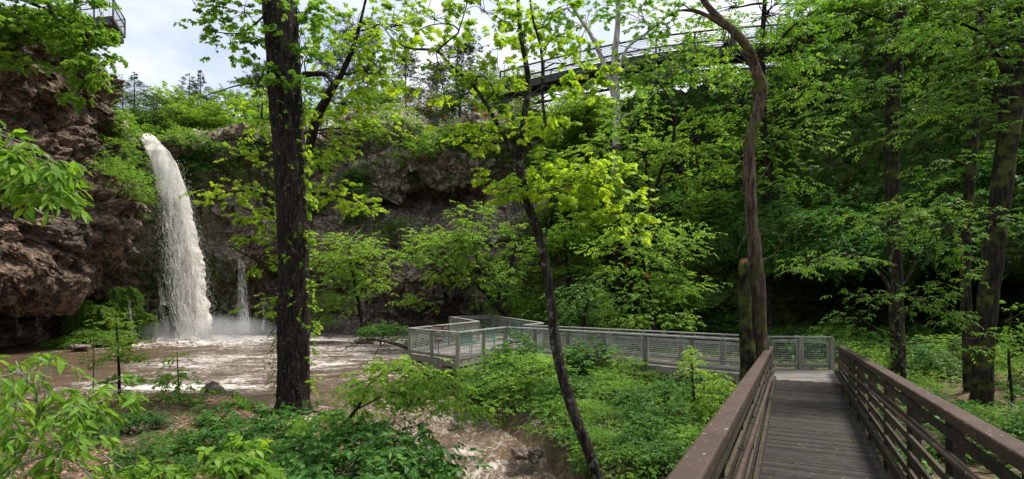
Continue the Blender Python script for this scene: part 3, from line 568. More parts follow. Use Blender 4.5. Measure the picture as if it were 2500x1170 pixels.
def small_fall(label, quad, nst, wd, group=None, lnm=1.0):
    """quad: top-left px, top-right px, y top, bottom-left px, bottom-right px, y bottom, distance top, distance bottom"""
    a, b, y0, c, e, y1, d0, d1 = quad; r = empty('small_cascade', P((c + e) / 2, y1, d1), label, 'cascade', group); mb = MB()
    for li in range(3):
        Kq, Tq = np.meshgrid(np.linspace(0, 1, 12), np.linspace(0, 1, 70)); px = (a + (c - a) * Tq) + Kq * ((b - a) + ((e - c) - (b - a)) * Tq); B_ = PV(np.stack([px, y0 + (y1 - y0) * Tq, d0 + (d1 - d0) * Tq ** .6 - .12 * li * Tq], -1)); qq = B_.reshape(-1, 3) + li * 5
        B_[..., 1] += .16 * fbm(qq * .9, 3, 400 + li).reshape(70, 12); B_[..., 0] += .10 * fbm(qq * 1.1, 3, 410 + li).reshape(70, 12); m_ = MB(); i = np.arange(69)[:, None] * 12; j = np.arange(11)[None, :]; m_.add(B_.reshape(-1, 3), np.stack([i + j, i + j + 1, i + 12 + j + 1, i + 12 + j], -1).reshape(-1, 4))
        v_o = m_.build('water_strands', VEIL2, r, smooth=True, loc=r.location); W_ = max(.25, (e - c) / 30); sheet_attr(v_o, Kq * W_ + li * 3.3 + c, Tq * (y1 - y0) / 50); ed = -.10 * (np.abs(Kq - .5) * 2) ** 4 - .04 * (1 - Tq); at = v_o.data.attributes.new('edge', 'FLOAT', 'POINT'); at.data.foreach_set('value', ed.ravel().astype(np.float32))
small_fall('thin white cascade over fern covered rock right of the main waterfall', (580, 598, 632, 574, 620, 812, 47.6, 47.2), 2600, .03)
small_fall('short low cascade sliding off the rock at left foot of the waterfall', (384, 400, 745, 400, 440, 826, 46.0, 45.6), 900, .03)
small_fall('faint trickle on the wet wall just left of the main waterfall', (378, 386, 665, 388, 412, 745, 47.2, 47.0), 420, .02)
small_fall('narrow trickle down the mossy bank right of the green fern slope', (312, 318, 735, 322, 334, 832, 43.6, 42.6), 330, .02)
small_fall('thin dripping strand at the far left under the overhang', (44, 47, 752, 42, 48, 820, 36.8, 36.8), 120, .02)
small_fall('thin dripping strand under the overhang beside the green fern slope', (92, 95, 758, 90, 97, 815, 37.5, 37.5), 120, .02)
small_fall('pale dripping strand right of the thin fern cascade', (640, 646, 740, 638, 648, 806, 49, 49), 200, .02)
# mist over the foot of the fall
mmat, mt, mo = mat('mist'); pv = nd(mt, 'ShaderNodeVolumePrincipled'); pv.inputs['Color'].default_value = (.93, .94, .96, 1); pv.inputs['Anisotropy'].default_value = .2
gn = noise(mt, .55, 3, .6); tcn = nd(mt, 'ShaderNodeTexCoord').outputs['Object']; ln_ = nd(mt, 'ShaderNodeVectorMath', operation='LENGTH'); dv = nd(mt, 'ShaderNodeVectorMath', operation='DIVIDE'); mt.links.new(tcn, dv.inputs[0]); dv.inputs[1].default_value = (6.2, 3.2, 1.7); mt.links.new(dv.outputs[0], ln_.inputs[0])
den = math_(mt, 'MULTIPLY', math_(mt, 'MAXIMUM', math_(mt, 'SUBTRACT', 1.0, ln_.outputs['Value']), 0.0), math_(mt, 'MAXIMUM', math_(mt, 'SUBTRACT', math_(mt, 'MULTIPLY', gn, 2.2), .65), 0.0))
mt.links.new(math_(mt, 'MULTIPLY', den, 1.0), pv.inputs['Density']); mt.links.new(pv.outputs[0], mo.inputs['Volume'])
mb = MB(); lat_ = np.linspace(0, np.pi, 13); 
for a in range(12):
    for b in range(20):
        th0, th1, p0, p1 = lat_[a], lat_[a + 1], b / 20 * 2 * np.pi, (b + 1) / 20 * 2 * np.pi
        f_ = lambda th, ph: [7.4 * math.sin(th) * math.cos(ph), 3.1 * math.sin(th) * math.sin(ph), 2.3 * math.cos(th)]
        mb.add([f_(th0, p0), f_(th1, p0), f_(th1, p1), f_(th0, p1)], [[0, 1, 2, 3]])
mist = mb.build('mist', mmat); mist.location = P(515, 815, 45.5); tag(mist, kind='stuff', label='pale drifting mist over the white water at the waterfall foot', cat='mist')

# ================================================================== BUILT THINGS
BV = np.array([.4453, .8954, 0]); BR = np.array([.8954, -.4453, 0]); B0 = np.array([.38, 0, 0]); DZ = -2.3
def bw(s, l, z): return B0 + BV * s + BR * l + np.array([0, 0, z])
root = empty('boardwalk', bw(8, 0, DZ), 'weathered brown timber boardwalk with brown capped handrails in the right foreground', 'boardwalk')
L0 = root.location
mb = MB(); s = -3.0; rng = np.random.default_rng(3)
while s < 17.0:
    wd = .138; mb.box(bw(s, 0, DZ - .02 + rng.normal(0, .002)), 1.60 + rng.normal(0, .006), wd, .04, BR, BV, rng.uniform(0, 1)); s += wd + .008
mb.build('deck', M['deck_wood'], root, loc=L0)
mb = MB()
for l in (-.6, 0, .6): mb.beam(bw(-3, l, DZ - .17), bw(17, l, DZ - .17), .07, .24)
mb.build('joists', M['slat_wood'], root, loc=L0)
def zr(s): return -1.0 + (s - 3.3) * (-.50 / 15.6)
for side, lat in (('left', -.83), ('right', 1.02)):
    sg = -1 if side == 'left' else 1; lim = 17.0 if side == 'left' else 19.3
    ss = [-3, lim]
    cap = MB(); a = bw(ss[0], lat, zr(ss[0])); b = bw(ss[1], lat, zr(ss[1])); cap.beam(a, b, .17, .11)
    o = cap.build('rail_cap', M['brown_paint'], root, loc=L0); bv = o.modifiers.new('bevel', 'BEVEL'); bv.width = .018; bv.segments = 2
    for q_ in range(5):
        fr_ = (q_ + .75) / 5.6; m2 = MB(); nseg = 9; se = np.linspace(ss[0], ss[1], nseg)
        for e in range(nseg - 1):
            f0, f1 = [bw(x, lat - sg * .035, zr(x) * (1 - fr_) + (DZ - .05) * fr_) for x in (se[e] + .004, se[e + 1] - .004)]
            m2.beam(f0, f1, .035, .085, rng.uniform(0, 1))
        m2.build('rail_board', M['slat_wood'], root, loc=L0)
    m2 = MB(); m2.beam(bw(ss[0], lat - sg * .12, DZ + .03), bw(ss[1], lat - sg * .12, DZ + .03), .06, .15); m2.build('kick_board', M['slat_wood'], root, loc=L0)
    m3 = MB(); se = np.linspace(ss[0], ss[1] - .3, 12); pts = np.array([bw(x, lat - sg * .16, zr(x) - .26 - (zr(x) + 1.0) * -.25) for x in se]); m3.tube(pts, .026, 10)
    hp = m3.build('handrail', M['brown_paint'], root, smooth=True, loc=L0)
    m4 = MB()
    for x in np.arange(1.0, lim - .2, 1.5):
        z0 = zr(x) - .26 - (zr(x) + 1.0) * -.25; m4.tube([bw(x, lat - sg * .05, z0 - .07), bw(x, lat - sg * .13, z0 - .09), bw(x, lat - sg * .16, z0 - .02)], .008, 6)
    m4.build('bracket', M['steel_dark'], hp, loc=L0)
    for x in list(np.arange(.55, lim - .3, 1.95)) + [lim - .1]:
        m2 = MB(); m2.beam(bw(x, lat + sg * .035, -3.6), bw(x, lat + sg * .035, zr(x) - .056), .09, .12, rng.uniform(0, 1)); m2.build('post', M['slat_wood'], root, loc=L0)

# grey platform and ramp
RT = -1.3
A = dict(G=(-4.16, 22.7), H=(-1.96, 20.1), A=(-.26, 23.6), D=(.56, 25.3), L=(1.5, 27.3), K=(-1.3, 38), J=(-4.0, 36), I=(-1.75, 29.1), B=(6.9, 16.55), E=(8.27, 17.95), Fc=(10.15, 17.75), B2=(7.1, 15.75))
def v2(n, z): return np.array([*A[n], z], float)
root = empty('viewing_platform', v2('A', DZ), 'grey timber viewing platform and long ramp with wire mesh railings', 'viewing platform'); L0 = root.location
def inside(poly, x, y):
    r = False; n = len(poly)
    for i in range(n):
        a, b = poly[i], poly[(i + 1) % n]
        if (a[1] > y) != (b[1] > y) and x < (b[0] - a[0]) * (y - a[1]) / (b[1] - a[1]) + a[0]: r = not r
    return r
def deck_fill(mb, poly, ax, w_=.14):
    ax = np.array(ax, float) / np.hypot(*ax); pr_ = np.array([-ax[1], ax[0]]); P2 = np.array(poly); t = P2 @ pr_; x = t.min() + w_ / 2
    while x < t.max():
        ks = []; n = len(P2)
        for i in range(n):
            a, b = t[i] - x, t[(i + 1) % n] - x
            if a * b < 0: ks.append(((P2[i] + (P2[(i + 1) % n] - P2[i]) * a / (a - b)) @ ax))
        ks.sort()
        for a, b in zip(ks[::2], ks[1::2]):
            if b - a > .1: c = ax * (a + b) / 2 + pr_ * x; mb.box((c[0], c[1], DZ - .02), b - a, w_ - .01, .04, (ax[0], ax[1], 0), (pr_[0], pr_[1], 0), random.random())
        x += w_
mb = MB(); deck_fill(mb, [A[k] for k in 'GHADLKJI'], (.65, .76)); deck_fill(mb, [A['A'], A['B'], A['E'], A['D']], (.714, .70)); 
deck_fill(mb, [tuple(bw(17.02, -.8, 0)[:2]), tuple(bw(17.02, 1.0, 0)[:2]), A['Fc'], A['E'], A['B']], (1, 0.02))
mb.build('deck', M['grey_deck'], root, loc=L0)
def post(p, z0=None): 
    m = MB(); z0 = float(ground_z(p[0], p[1])) - .3 if z0 is None else z0; m.beam((p[0], p[1], z0), (p[0], p[1], RT - .0), .13, .13, random.random()); m.build('post', M['grey_wood'], root, loc=L0)
def railing(a, b, nb, z=RT, skip_first=False, rail='grey_rail', sgn=1):
    a = v2(a, 0) if isinstance(a, str) else a; b = v2(b, 0) if isinstance(b, str) else b; l = np.linalg.norm(b - a); u = (b - a) / l
    up = np.array([0, 0, 1.]); m = MB(); m.beam(a + up * (z + .022), b + up * (z + .022), .15, .04, .6); m.beam(a + up * (z - .09) + u * .07, b + up * (z - .09) - u * .07, .05, .07, .4); m.build('top_rail', M[rail], root, loc=L0)
    m = MB(); m.beam(a + up * (DZ + .09) + u * .07, b + up * (DZ + .09) - u * .07, .05, .09, .5); m.beam(a + up * (DZ - .14), b + up * (DZ - .14), .06, .2, .6); m.beam(a + up * (DZ - .40), b + up * (DZ - .40), .06, .14, .4); m.build('edge_board', M['grey_wood'], root, loc=L0)
    for i in range(nb):
        p0 = a + u * (l * i / nb + .10); p1 = a + u * (l * (i + 1) / nb - .10); m = MB(); z0, z1 = DZ + .16, z - .15
        m.beam(p0 + up * z0, p1 + up * z0, .022, .03); m.beam(p0 + up * z1, p1 + up * z1, .022, .03)
        m.box((p0 + up * (z0 + z1) / 2), .03, .022, z1 - z0 + .03, u); m.box((p1 + up * (z0 + z1) / 2), .03, .022, z1 - z0 + .03, u)
        for zz in np.arange(z0 + .065, z1 - .02, .068): m.tube([p0 + up * zz, p1 + up * zz], .0055, 4, cap=False)
        L_ = np.linalg.norm(p1 - p0)
        for xx in np.arange(.09, L_ - .04, .10): m.tube([p0 + u * xx + up * z0, p0 + u * xx + up * z1], .0035, 3, cap=False)
        m.build('mesh_panel', M['galv'], root, loc=L0)
        if not (skip_first and i == 0): post(a + u * (l * i / nb))
    post(b)
railing('G', 'H', 2); railing('H', 'A', 2, skip_first=True); railing('A', 'B', 6, skip_first=True); railing('B', 'B2', 1, skip_first=True)
railing('G', 'I', 4, skip_first=True); railing('I', 'J', 3, skip_first=True); railing('J', 'K', 2, skip_first=True); railing('K', 'L', 5, skip_first=True); railing('L', 'D', 1, skip_first=True); railing('D', 'E', 7, skip_first=True); railing('E', 'Fc', 2, skip_first=True)

def bench(p, ang, label):
    r = empty('bench', (p[0], p[1], DZ), label, 'bench', 'green benches on the viewing platform', ang); m = MB()
    for i in range(5): m.box((0, -.18 + i * .09, .43), 1.35, .065, .02)
    m.build('seat', M['bench'], r)
    m = MB(); n = 15
    xs = np.linspace(-.66, .66, n); tops = .80 + .17 * np.cos(xs / .66 * 1.5)
    for x, t_ in zip(xs, tops): m.beam((x, .24, .47), (x, .30, t_), .028, .02)
    m.tube([(x, .30, t_) for x, t_ in zip(xs, tops)], .022, 6); m.tube([(-.66, .24, .5), (.66, .24, .5)], .018, 6); m.build('backrest', M['bench'], r)
    for x in (-.6, .6):
        m = MB(); m.tube([(x, -.2, 0), (x, -.2, .42), (x, .22, .42), (x, .28, .85)], .02, 6); m.tube([(x, .22, .42), (x, .26, 0)], .02, 6); m.tube([(x, -.2, .42), (x, -.2, .62), (x, .24, .62)], .018, 6); m.build('leg', M['bench'], r)
    return r
bench((-1.62, 22.2), math.atan2(3.5, 1.7) + .12, 'dark green slatted bench with arched back nearest the front corner post')
bench((-.75, 24.2), math.atan2(3.5, 1.7) + .12, 'green slatted arched bench between the corner bench and the ramp')
bench((.55, 29.2), -.3, 'green slatted bench standing farthest back against the rear railing')
for (nm, px, py, d, wd, ht, lab, ln) in (('sign', 1064, 806, 24.4, .66, .40, 'upper brown notice sign with white lettering on the platform railing', 3), ('sign', 1070, 827, 22.3, .34, .26, 'lower small brown notice sign below the white lettered one', 2)):
    c = P(px, py, d); r = tag(empty(nm, c), lab, 'sign'); m = MB(); m.box((0, 0, 0), wd, .03, ht); m.build('board', M['sign'], r); m = MB()
    for q_ in range(ln):
        z = ht * (.22 - q_ * .24); x = -wd * .36
        while x < wd * .32: l_ = random.uniform(.03, .07); m.box((x + l_ / 2, -.018, z), l_, .006, ht * .085); x += l_ + .018
    m.build('lettering', M['white'], r); m = MB(); m.box((0, .04, -.35 if ht > .3 else -.28), .06, .05, 1.0 if ht > .3 else .8); m.build('post', M['grey_wood'], r)

# high footbridge across the gorge
root = empty('footbridge', P(1560, 150, 52), 'dark brown steel footbridge arching high above the gorge behind the trees', 'footbridge'); L0 = root.location
bp = np.array([P(1230, 222, 57), P(1300, 205, 56), P(1425, 176, 54), P(1560, 150, 51.5), P(1700, 133, 49.5), P(1840, 122, 47.5), P(1960, 117, 46)]); bp = catmull(bp, 3); nb = len(bp)
bside = np.array([nrm(np.cross(bp[min(i + 1, nb - 1)] - bp[max(i - 1, 0)], [0, 0, 1.])) for i in range(nb)])
m = MB(); up = np.array([0, 0, 1.])
for i in range(nb - 1): m.beam(bp[i], bp[i + 1], 2.2, .14)
m.build('deck', M['bridge_steel'], root, loc=L0)
for sd_ in (-1, 1):
    q = bp + bside * sd_ * 1.1; m = MB()
    for i in range(nb - 1): m.beam(q[i] + up * -.35, q[i + 1] + up * -.35, .12, .62)
    m.build('girder', M['bridge_steel'], root, loc=L0); m = MB(); lo = q.copy(); t = np.linspace(0, 1, nb); lo[:, 2] -= 1.5 + .6 * t
    for i in range(nb - 1):
        m.beam(lo[i], lo[i + 1], .16, .2)
        m.beam(lo[i], q[i + 1] - up * .9, .09, .09) if i % 2 else m.beam(q[i] - up * .9, lo[i + 1], .09, .09)
    m.build('lower_chord', M['bridge_steel'], root, loc=L0); m = MB()
    for i in range(nb - 1): m.beam(q[i] + up * 1.5, q[i + 1] + up * 1.5, .14, .12)
    m.build('top_rail', M['bridge_steel'], root, loc=L0); m = MB()
    for i in range(nb - 1):
        for k in range(8): m.beam(q[i] + up * (.25 + k * .15), q[i + 1] + up * (.25 + k * .15), .02, .028)
    m.build('rail_wires', M['galv'] if 0 else M['steel_dark'], root, loc=L0)
    for i in range(0, nb, 2): m = MB(); m.beam(q[i], q[i] + up * 1.45, .12, .12); m.build('post', M['bridge_steel'], root, loc=L0)
    m = MB()
    for i in range(0, nb - 2, 4): m.beam(q[i] + up * 1.4, q[i + 2] + up * .1, .05, .05)
    m.build('brace', M['bridge_steel'], root, loc=L0)

# cantilevered lookout
zs = 18.4
def atz(px, py, z=zs): d = z * F / (HY - py); return P(px, py, d)
c1, c2, c3, c4 = atz(276, 47), atz(305, 94), atz(236, 103), atz(205, 55); c4b = c4 + (c4 - c1) * 1.6; c3b = c3 + (c3 - c2) * 1.6
root = empty('lookout_deck', (c1 + c3) / 2, 'cantilevered concrete lookout deck with dark steel railing jutting over the left cliff', 'lookout'); L0 = root.location
m = MB(); t_ = up * .24; v = [c1, c2, c3b, c4b, c1 + t_, c2 + t_, c3b + t_, c4b + t_]; m.add(v, [[0, 1, 2, 3], [4, 7, 6, 5], [0, 4, 5, 1], [1, 5, 6, 2], [2, 6, 7, 3], [3, 7, 4, 0]]); m.build('slab', M['concrete'], root, loc=L0)
m = MB(); 
for (a, b) in ((c1, c4b), (c2, c3b)): m.beam(a * .97 + b * .03 - up * .16, b - up * .16, .22, .3)
m.build('support_beam', M['steel_dark'], root, loc=L0)
for (a, b, n_) in ((c1, c2, 1), (c1, c4b, 4), (c2, c3b, 4)):
    a = a + t_; b = b + t_; m = MB()
    for h in (.62, 1.12): m.beam(a + up * h, b + up * h, .06, .06)
    m.build('rail', M['steel_dark'], root, loc=L0); m = MB(); l = np.linalg.norm(b - a); u = (b - a) / l
    for h in np.arange(.1, 1.1, .13): m.tube([a + up * h, b + up * h], .009, 4, cap=False)
    for x in np.arange(.3, l, .45): m.tube([a + u * x, a + u * x + up * 1.1], .009, 4, cap=False)
    m.build('wire_mesh', M['galv'], root, loc=L0)
    for k in range(n_ + 1):
        if k == 0 and b is not None and n_ == 4 and np.allclose(a, c1 + t_): continue
        if k == 0 and np.allclose(a, c2 + t_) and n_ == 4: continue
        m = MB(); p_ = a + (b - a) * k / n_; m.beam(p_ - up * .2, p_ + up * (1.14 if n_ == 4 or k == 1 else 2.0), .075, .075); m.build('post', M['steel_dark'], root, loc=L0)

# ================================================================== ROCKS, LOGS
def rock(px, py, d, rx, ry, label, seed, cat='boulder', sink=.25, group=None):
    rng = np.random.default_rng(seed); bpy_c = P(px, py, d); n = 40; th = np.linspace(0.001, np.pi - .001, n); ph = np.linspace(0, 2 * np.pi, n * 2, endpoint=False); T, Q = np.meshgrid(th, ph, indexing='ij')
    v = np.stack([np.sin(T) * np.cos(Q), np.sin(T) * np.sin(Q), np.cos(T)], -1).reshape(-1, 3); a, b, cid = worley(v * 1.6 + seed, seed)
    r = .85 + .30 * fbm(v * 1.3 + seed, 4, seed) + .35 * (cid - .5) + .08 * fbm(v * 6, 3, seed); v = v * r[:, None] * np.array([rx * d / F, rx * d / F * .8, ry * d / F])
    i = np.arange(n - 1)[:, None] * (2 * n); j = np.arange(2 * n)[None, :]; j2 = (j + 1) % (2 * n); m = MB(); m.add(v, np.stack([i + j, i + 2 * n + j, i + 2 * n + j2, i + j2], -1).reshape(-1, 4))
    o = m.build('boulder', M['boulder']); o.location = bpy_c; tag(o, label, cat, group); return o
rock(518, 952, 19.8, 26, 20, 'rough brown boulder on the near pool shore left of the big trunk', 1)
rock(560, 968, 19.2, 26, 12, 'low mossy brown rock just right of the shore boulder', 2)
rock(1268, 1108, 12.6, 22, 16, 'dark wet rock at the stream edge on the right', 3)
rock(1305, 1112, 12.8, 24, 20, 'brownish rock beside the dark wet rock by the stream', 4)
rock(1062, 1006, 17.5, 14, 8, 'small grey rock splitting the stream rapids', 5)
rock(1000, 965, 18.8, 40, 18, 'dark ledge rock under the arching branch at stream head', 6)
rock(1112, 1035, 16.0, 12, 7, 'small round stone in the stream right of the rapids', 7)
rock(1085, 985, 18.2, 24, 8, 'flat brown stone on the right bank above the rapids', 8)
rock(895, 838, 43, 34, 16, 'dark boulder under the round shrub at the pool edge', 9)
rock(190, 846, 37, 26, 8, 'pale wet rock at the left shore below the fern slope', 10)
rock(334, 352, 47.0, 20, 34, 'mossy lip rock at the left edge of the waterfall top', 21)
rock(412, 366, 48.3, 26, 22, 'wet brown lip rock at the right edge of the waterfall top', 22)
rock(372, 352, 48.6, 28, 16, 'wet rock sill directly behind the waterfall top', 23)
rock(1205, 775, 52, 24, 14, 'grey boulder in the dark cave behind the platform', 12)
def log(label, pix, bark, seed, cat='log', k=9, side=None):
    m = MB(); stem(m, pix, k, 8, .12, seed)
    if side:
        for s_ in side: stem(m, s_, 5, 6, .1, seed)
    o = m.build('fallen_' + ('log' if cat == 'log' else 'branch'), bark); tag(o, label, cat); return o
log('mossy fallen log lying among shrubs below the ramp', [(1448, 962, 16.6, 12), (1500, 972, 16.4, 14), (1560, 986, 16.2, 10)], M['bark_mossy'], 5)
log('dead pale branch lying in the pool left of the platform', [(1005, 852, 26, 9), (960, 838, 27, 9), (905, 828, 28, 7), (870, 836, 27.5, 4), (830, 860, 26, 1.5)], M['bark_lichen'], 6, 'branch', 7, [[(945, 834, 27, 5), (925, 850, 26, 3), (915, 868, 26, 1.5)], [(905, 828, 28, 5), (880, 832, 28, 3), (862, 850, 27, 1.5)]])
log('short dead branch lying on the leaf litter near the bottom left', [(560, 1030, 15.5, 4), (500, 1045, 15, 5), (430, 1050, 15, 4), (330, 1075, 14.5, 2)], M['bark_twig'], 8, 'branch', 6, [[(500, 1045, 15, 4), (530, 1020, 15, 2)]])

# ================================================================== TREES IN FRONT
# big dark trunk
grow('large_tree', 'massive dark furrowed tree trunk standing in front of the pool, leafy vines on both sides', 'tree',
 [[(716, 1030, 17.4, 122), (716, 1000, 17.4, 92), (716, 955, 17.4, 77), (716, 800, 17.4, 70.7), (716, 600, 17.4, 70.7), (708, 400, 17.4, 72.5), (697, 250, 17.4, 76.3), (686, 60, 17.4, 78.1), (680, -60, 17.4, 80.0), (676, -260, 17.4, 74.4)],
  [(742, 182, 17.4, 14.9), (790, 181, 17.2, 12.1), (806, 192, 17.0, 11.2), (812, 212, 17.0, 5.6)], [(690, 205, 17.2, 4.7), (600, 205, 16.8, 3.7), (520, 228, 16.5, 2.3), (470, 245, 16.4, 1.4)], [(655, 30, 17.3, 5.6), (590, 80, 17, 3.7), (500, 75, 16.8, 1.9)]],
 [(580, 20, 17, 70, 40, 1.2, 9, 6, .35), (560, 90, 17, 55, 35, 1, 5, 5, .35), (640, 90, 16.6, 30, 60, .6, 3, 5, .3), (640, 170, 17, 35, 40, .8, 5, 5, .35), (690, 200, 16.7, 40, 26, .5, 4, 6, .25), (760, 120, 17.5, 40, 80, .9, 9, 6, .35), (775, 30, 17.5, 60, 40, 1.0, 7, 6, .35), (470, -10, 17, 12, 12, .2, 1, 3, .2), (500, 70, 17, 12, 8, .2, 1, 2, .2)],
 'lobe', .17, M['leaf_near'], M['bark_dark'], 11, m=8, sl=.42, k=40, rough=.07, rl=.02)
# vine climbing the big trunk
def vine():
    rng = np.random.default_rng(4); cr = MB(); tw = MB(); base = P(745, 1000, 17)
    r = empty('climbing_vine', base, 'bright green leafy vine climbing the edges of the massive dark trunk', 'vine')
    ys = np.linspace(980, -40, 60); ex = np.interp(ys, [-60, 250, 600, 1000], [724, 738, 754, 756]); pts = PV(np.stack([ex + rng.normal(0, 3, 60), ys, np.full(60, 17.1)], -1)); tw.tube(pts, .02, 5)
    ys2 = rng.uniform(180, 980, 150); e2 = np.interp(ys2, [-60, 250, 600, 1000], [724, 738, 754, 756]) + rng.normal(2, 5, 150)
    st = PV(np.stack([e2, ys2, rng.uniform(16.8, 17.4, 150)], -1)); keep = (ys2 < 620) | (rng.uniform(0, 1, 150) < .45); st = st[keep]
    sprays(cr, tw, rng, st, np.stack([rng.uniform(.0, 1, len(st)), rng.normal(-.3, .5, len(st)), rng.normal(-.2, .4, len(st))], 1), rng.uniform(.15, .4, len(st)), 6, .13, 'lobe', .3, rng.uniform(.4, .9, len(st)), .003)
    ys2 = rng.uniform(120, 900, 26); st = PV(np.stack([np.interp(ys2, [-60, 250, 600, 1000], [690, 705, 722, 720]) + rng.uniform(-34, 30, 26), ys2, np.full(26, 16.88)], -1))
    sprays(cr, tw, rng, st, np.stack([rng.uniform(-.6, .6, 26), np.full(26, -.25), rng.normal(0, .5, 26)], 1), rng.uniform(.1, .3, 26), 5, .11, 'lobe', .3, rng.uniform(0, .5, 26), .003)
    st = PV(np.stack([rng.uniform(668, 682, 30), rng.uniform(740, 960, 30), np.full(30, 17.)], -1)); sprays(cr, tw, rng, st, np.stack([np.full(30, -1.), rng.normal(-.2, .3, 30), rng.normal(-.3, .5, 30)], 1), rng.uniform(.1, .5, 30), 4, .09, 'lobe', .4, rng.uniform(.3, .8, 30), .004)
    for k in range(7): limb(tw, P(670, 800 + k * 22, 17), P(640 + rng.uniform(-14, 18), 860 + k * 20, 16.8), .008, .003, rng, -.15, 4, 6)
    tw.build('stem', M['bark_twig'], r, loc=base); cr.build('leaves', M['leaf_bright'], r, loc=base)
vine()
# bright sycamore behind the big trunk
grow('sycamore_tree', 'slender sycamore with bright yellow green leaves growing behind the massive trunk', 'tree',
 [[(748, 1010, 21, 20), (744, 800, 21, 18), (735, 500, 21, 16), (765, 320, 21, 22), (800, 235, 21, 20), (835, 180, 21, 14), (870, 90, 21, 9), (900, -30, 21, 5)], [(738, 540, 21, 8), (640, 470, 21, 6), (560, 470, 21, 3)], [(738, 470, 21, 8), (830, 480, 21, 6), (930, 520, 21, 3)], [(742, 650, 21, 8), (640, 640, 21, 5), (560, 600, 21, 3)], [(762, 330, 21, 8), (650, 300, 21, 6), (640, 250, 21, 3)], [(700, 180, 22, 8), (640, 60, 22, 4)]],
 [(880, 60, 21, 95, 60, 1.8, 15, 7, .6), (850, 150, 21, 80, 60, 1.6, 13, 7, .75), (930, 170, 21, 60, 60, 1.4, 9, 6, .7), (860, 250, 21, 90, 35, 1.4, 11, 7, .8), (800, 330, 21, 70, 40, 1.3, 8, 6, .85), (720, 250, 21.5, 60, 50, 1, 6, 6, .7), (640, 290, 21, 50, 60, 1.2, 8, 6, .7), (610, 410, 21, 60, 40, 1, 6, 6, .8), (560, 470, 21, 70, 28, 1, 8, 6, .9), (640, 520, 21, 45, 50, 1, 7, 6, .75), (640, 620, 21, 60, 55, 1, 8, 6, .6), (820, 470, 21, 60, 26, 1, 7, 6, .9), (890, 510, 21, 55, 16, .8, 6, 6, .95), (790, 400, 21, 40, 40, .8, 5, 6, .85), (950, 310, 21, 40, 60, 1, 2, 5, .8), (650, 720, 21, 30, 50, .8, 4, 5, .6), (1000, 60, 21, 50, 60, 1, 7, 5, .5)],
 'lobe', .17, M['leaf_bright'], M['bark_dark'], 12, m=8, sl=.45, k=12, droop=.2)
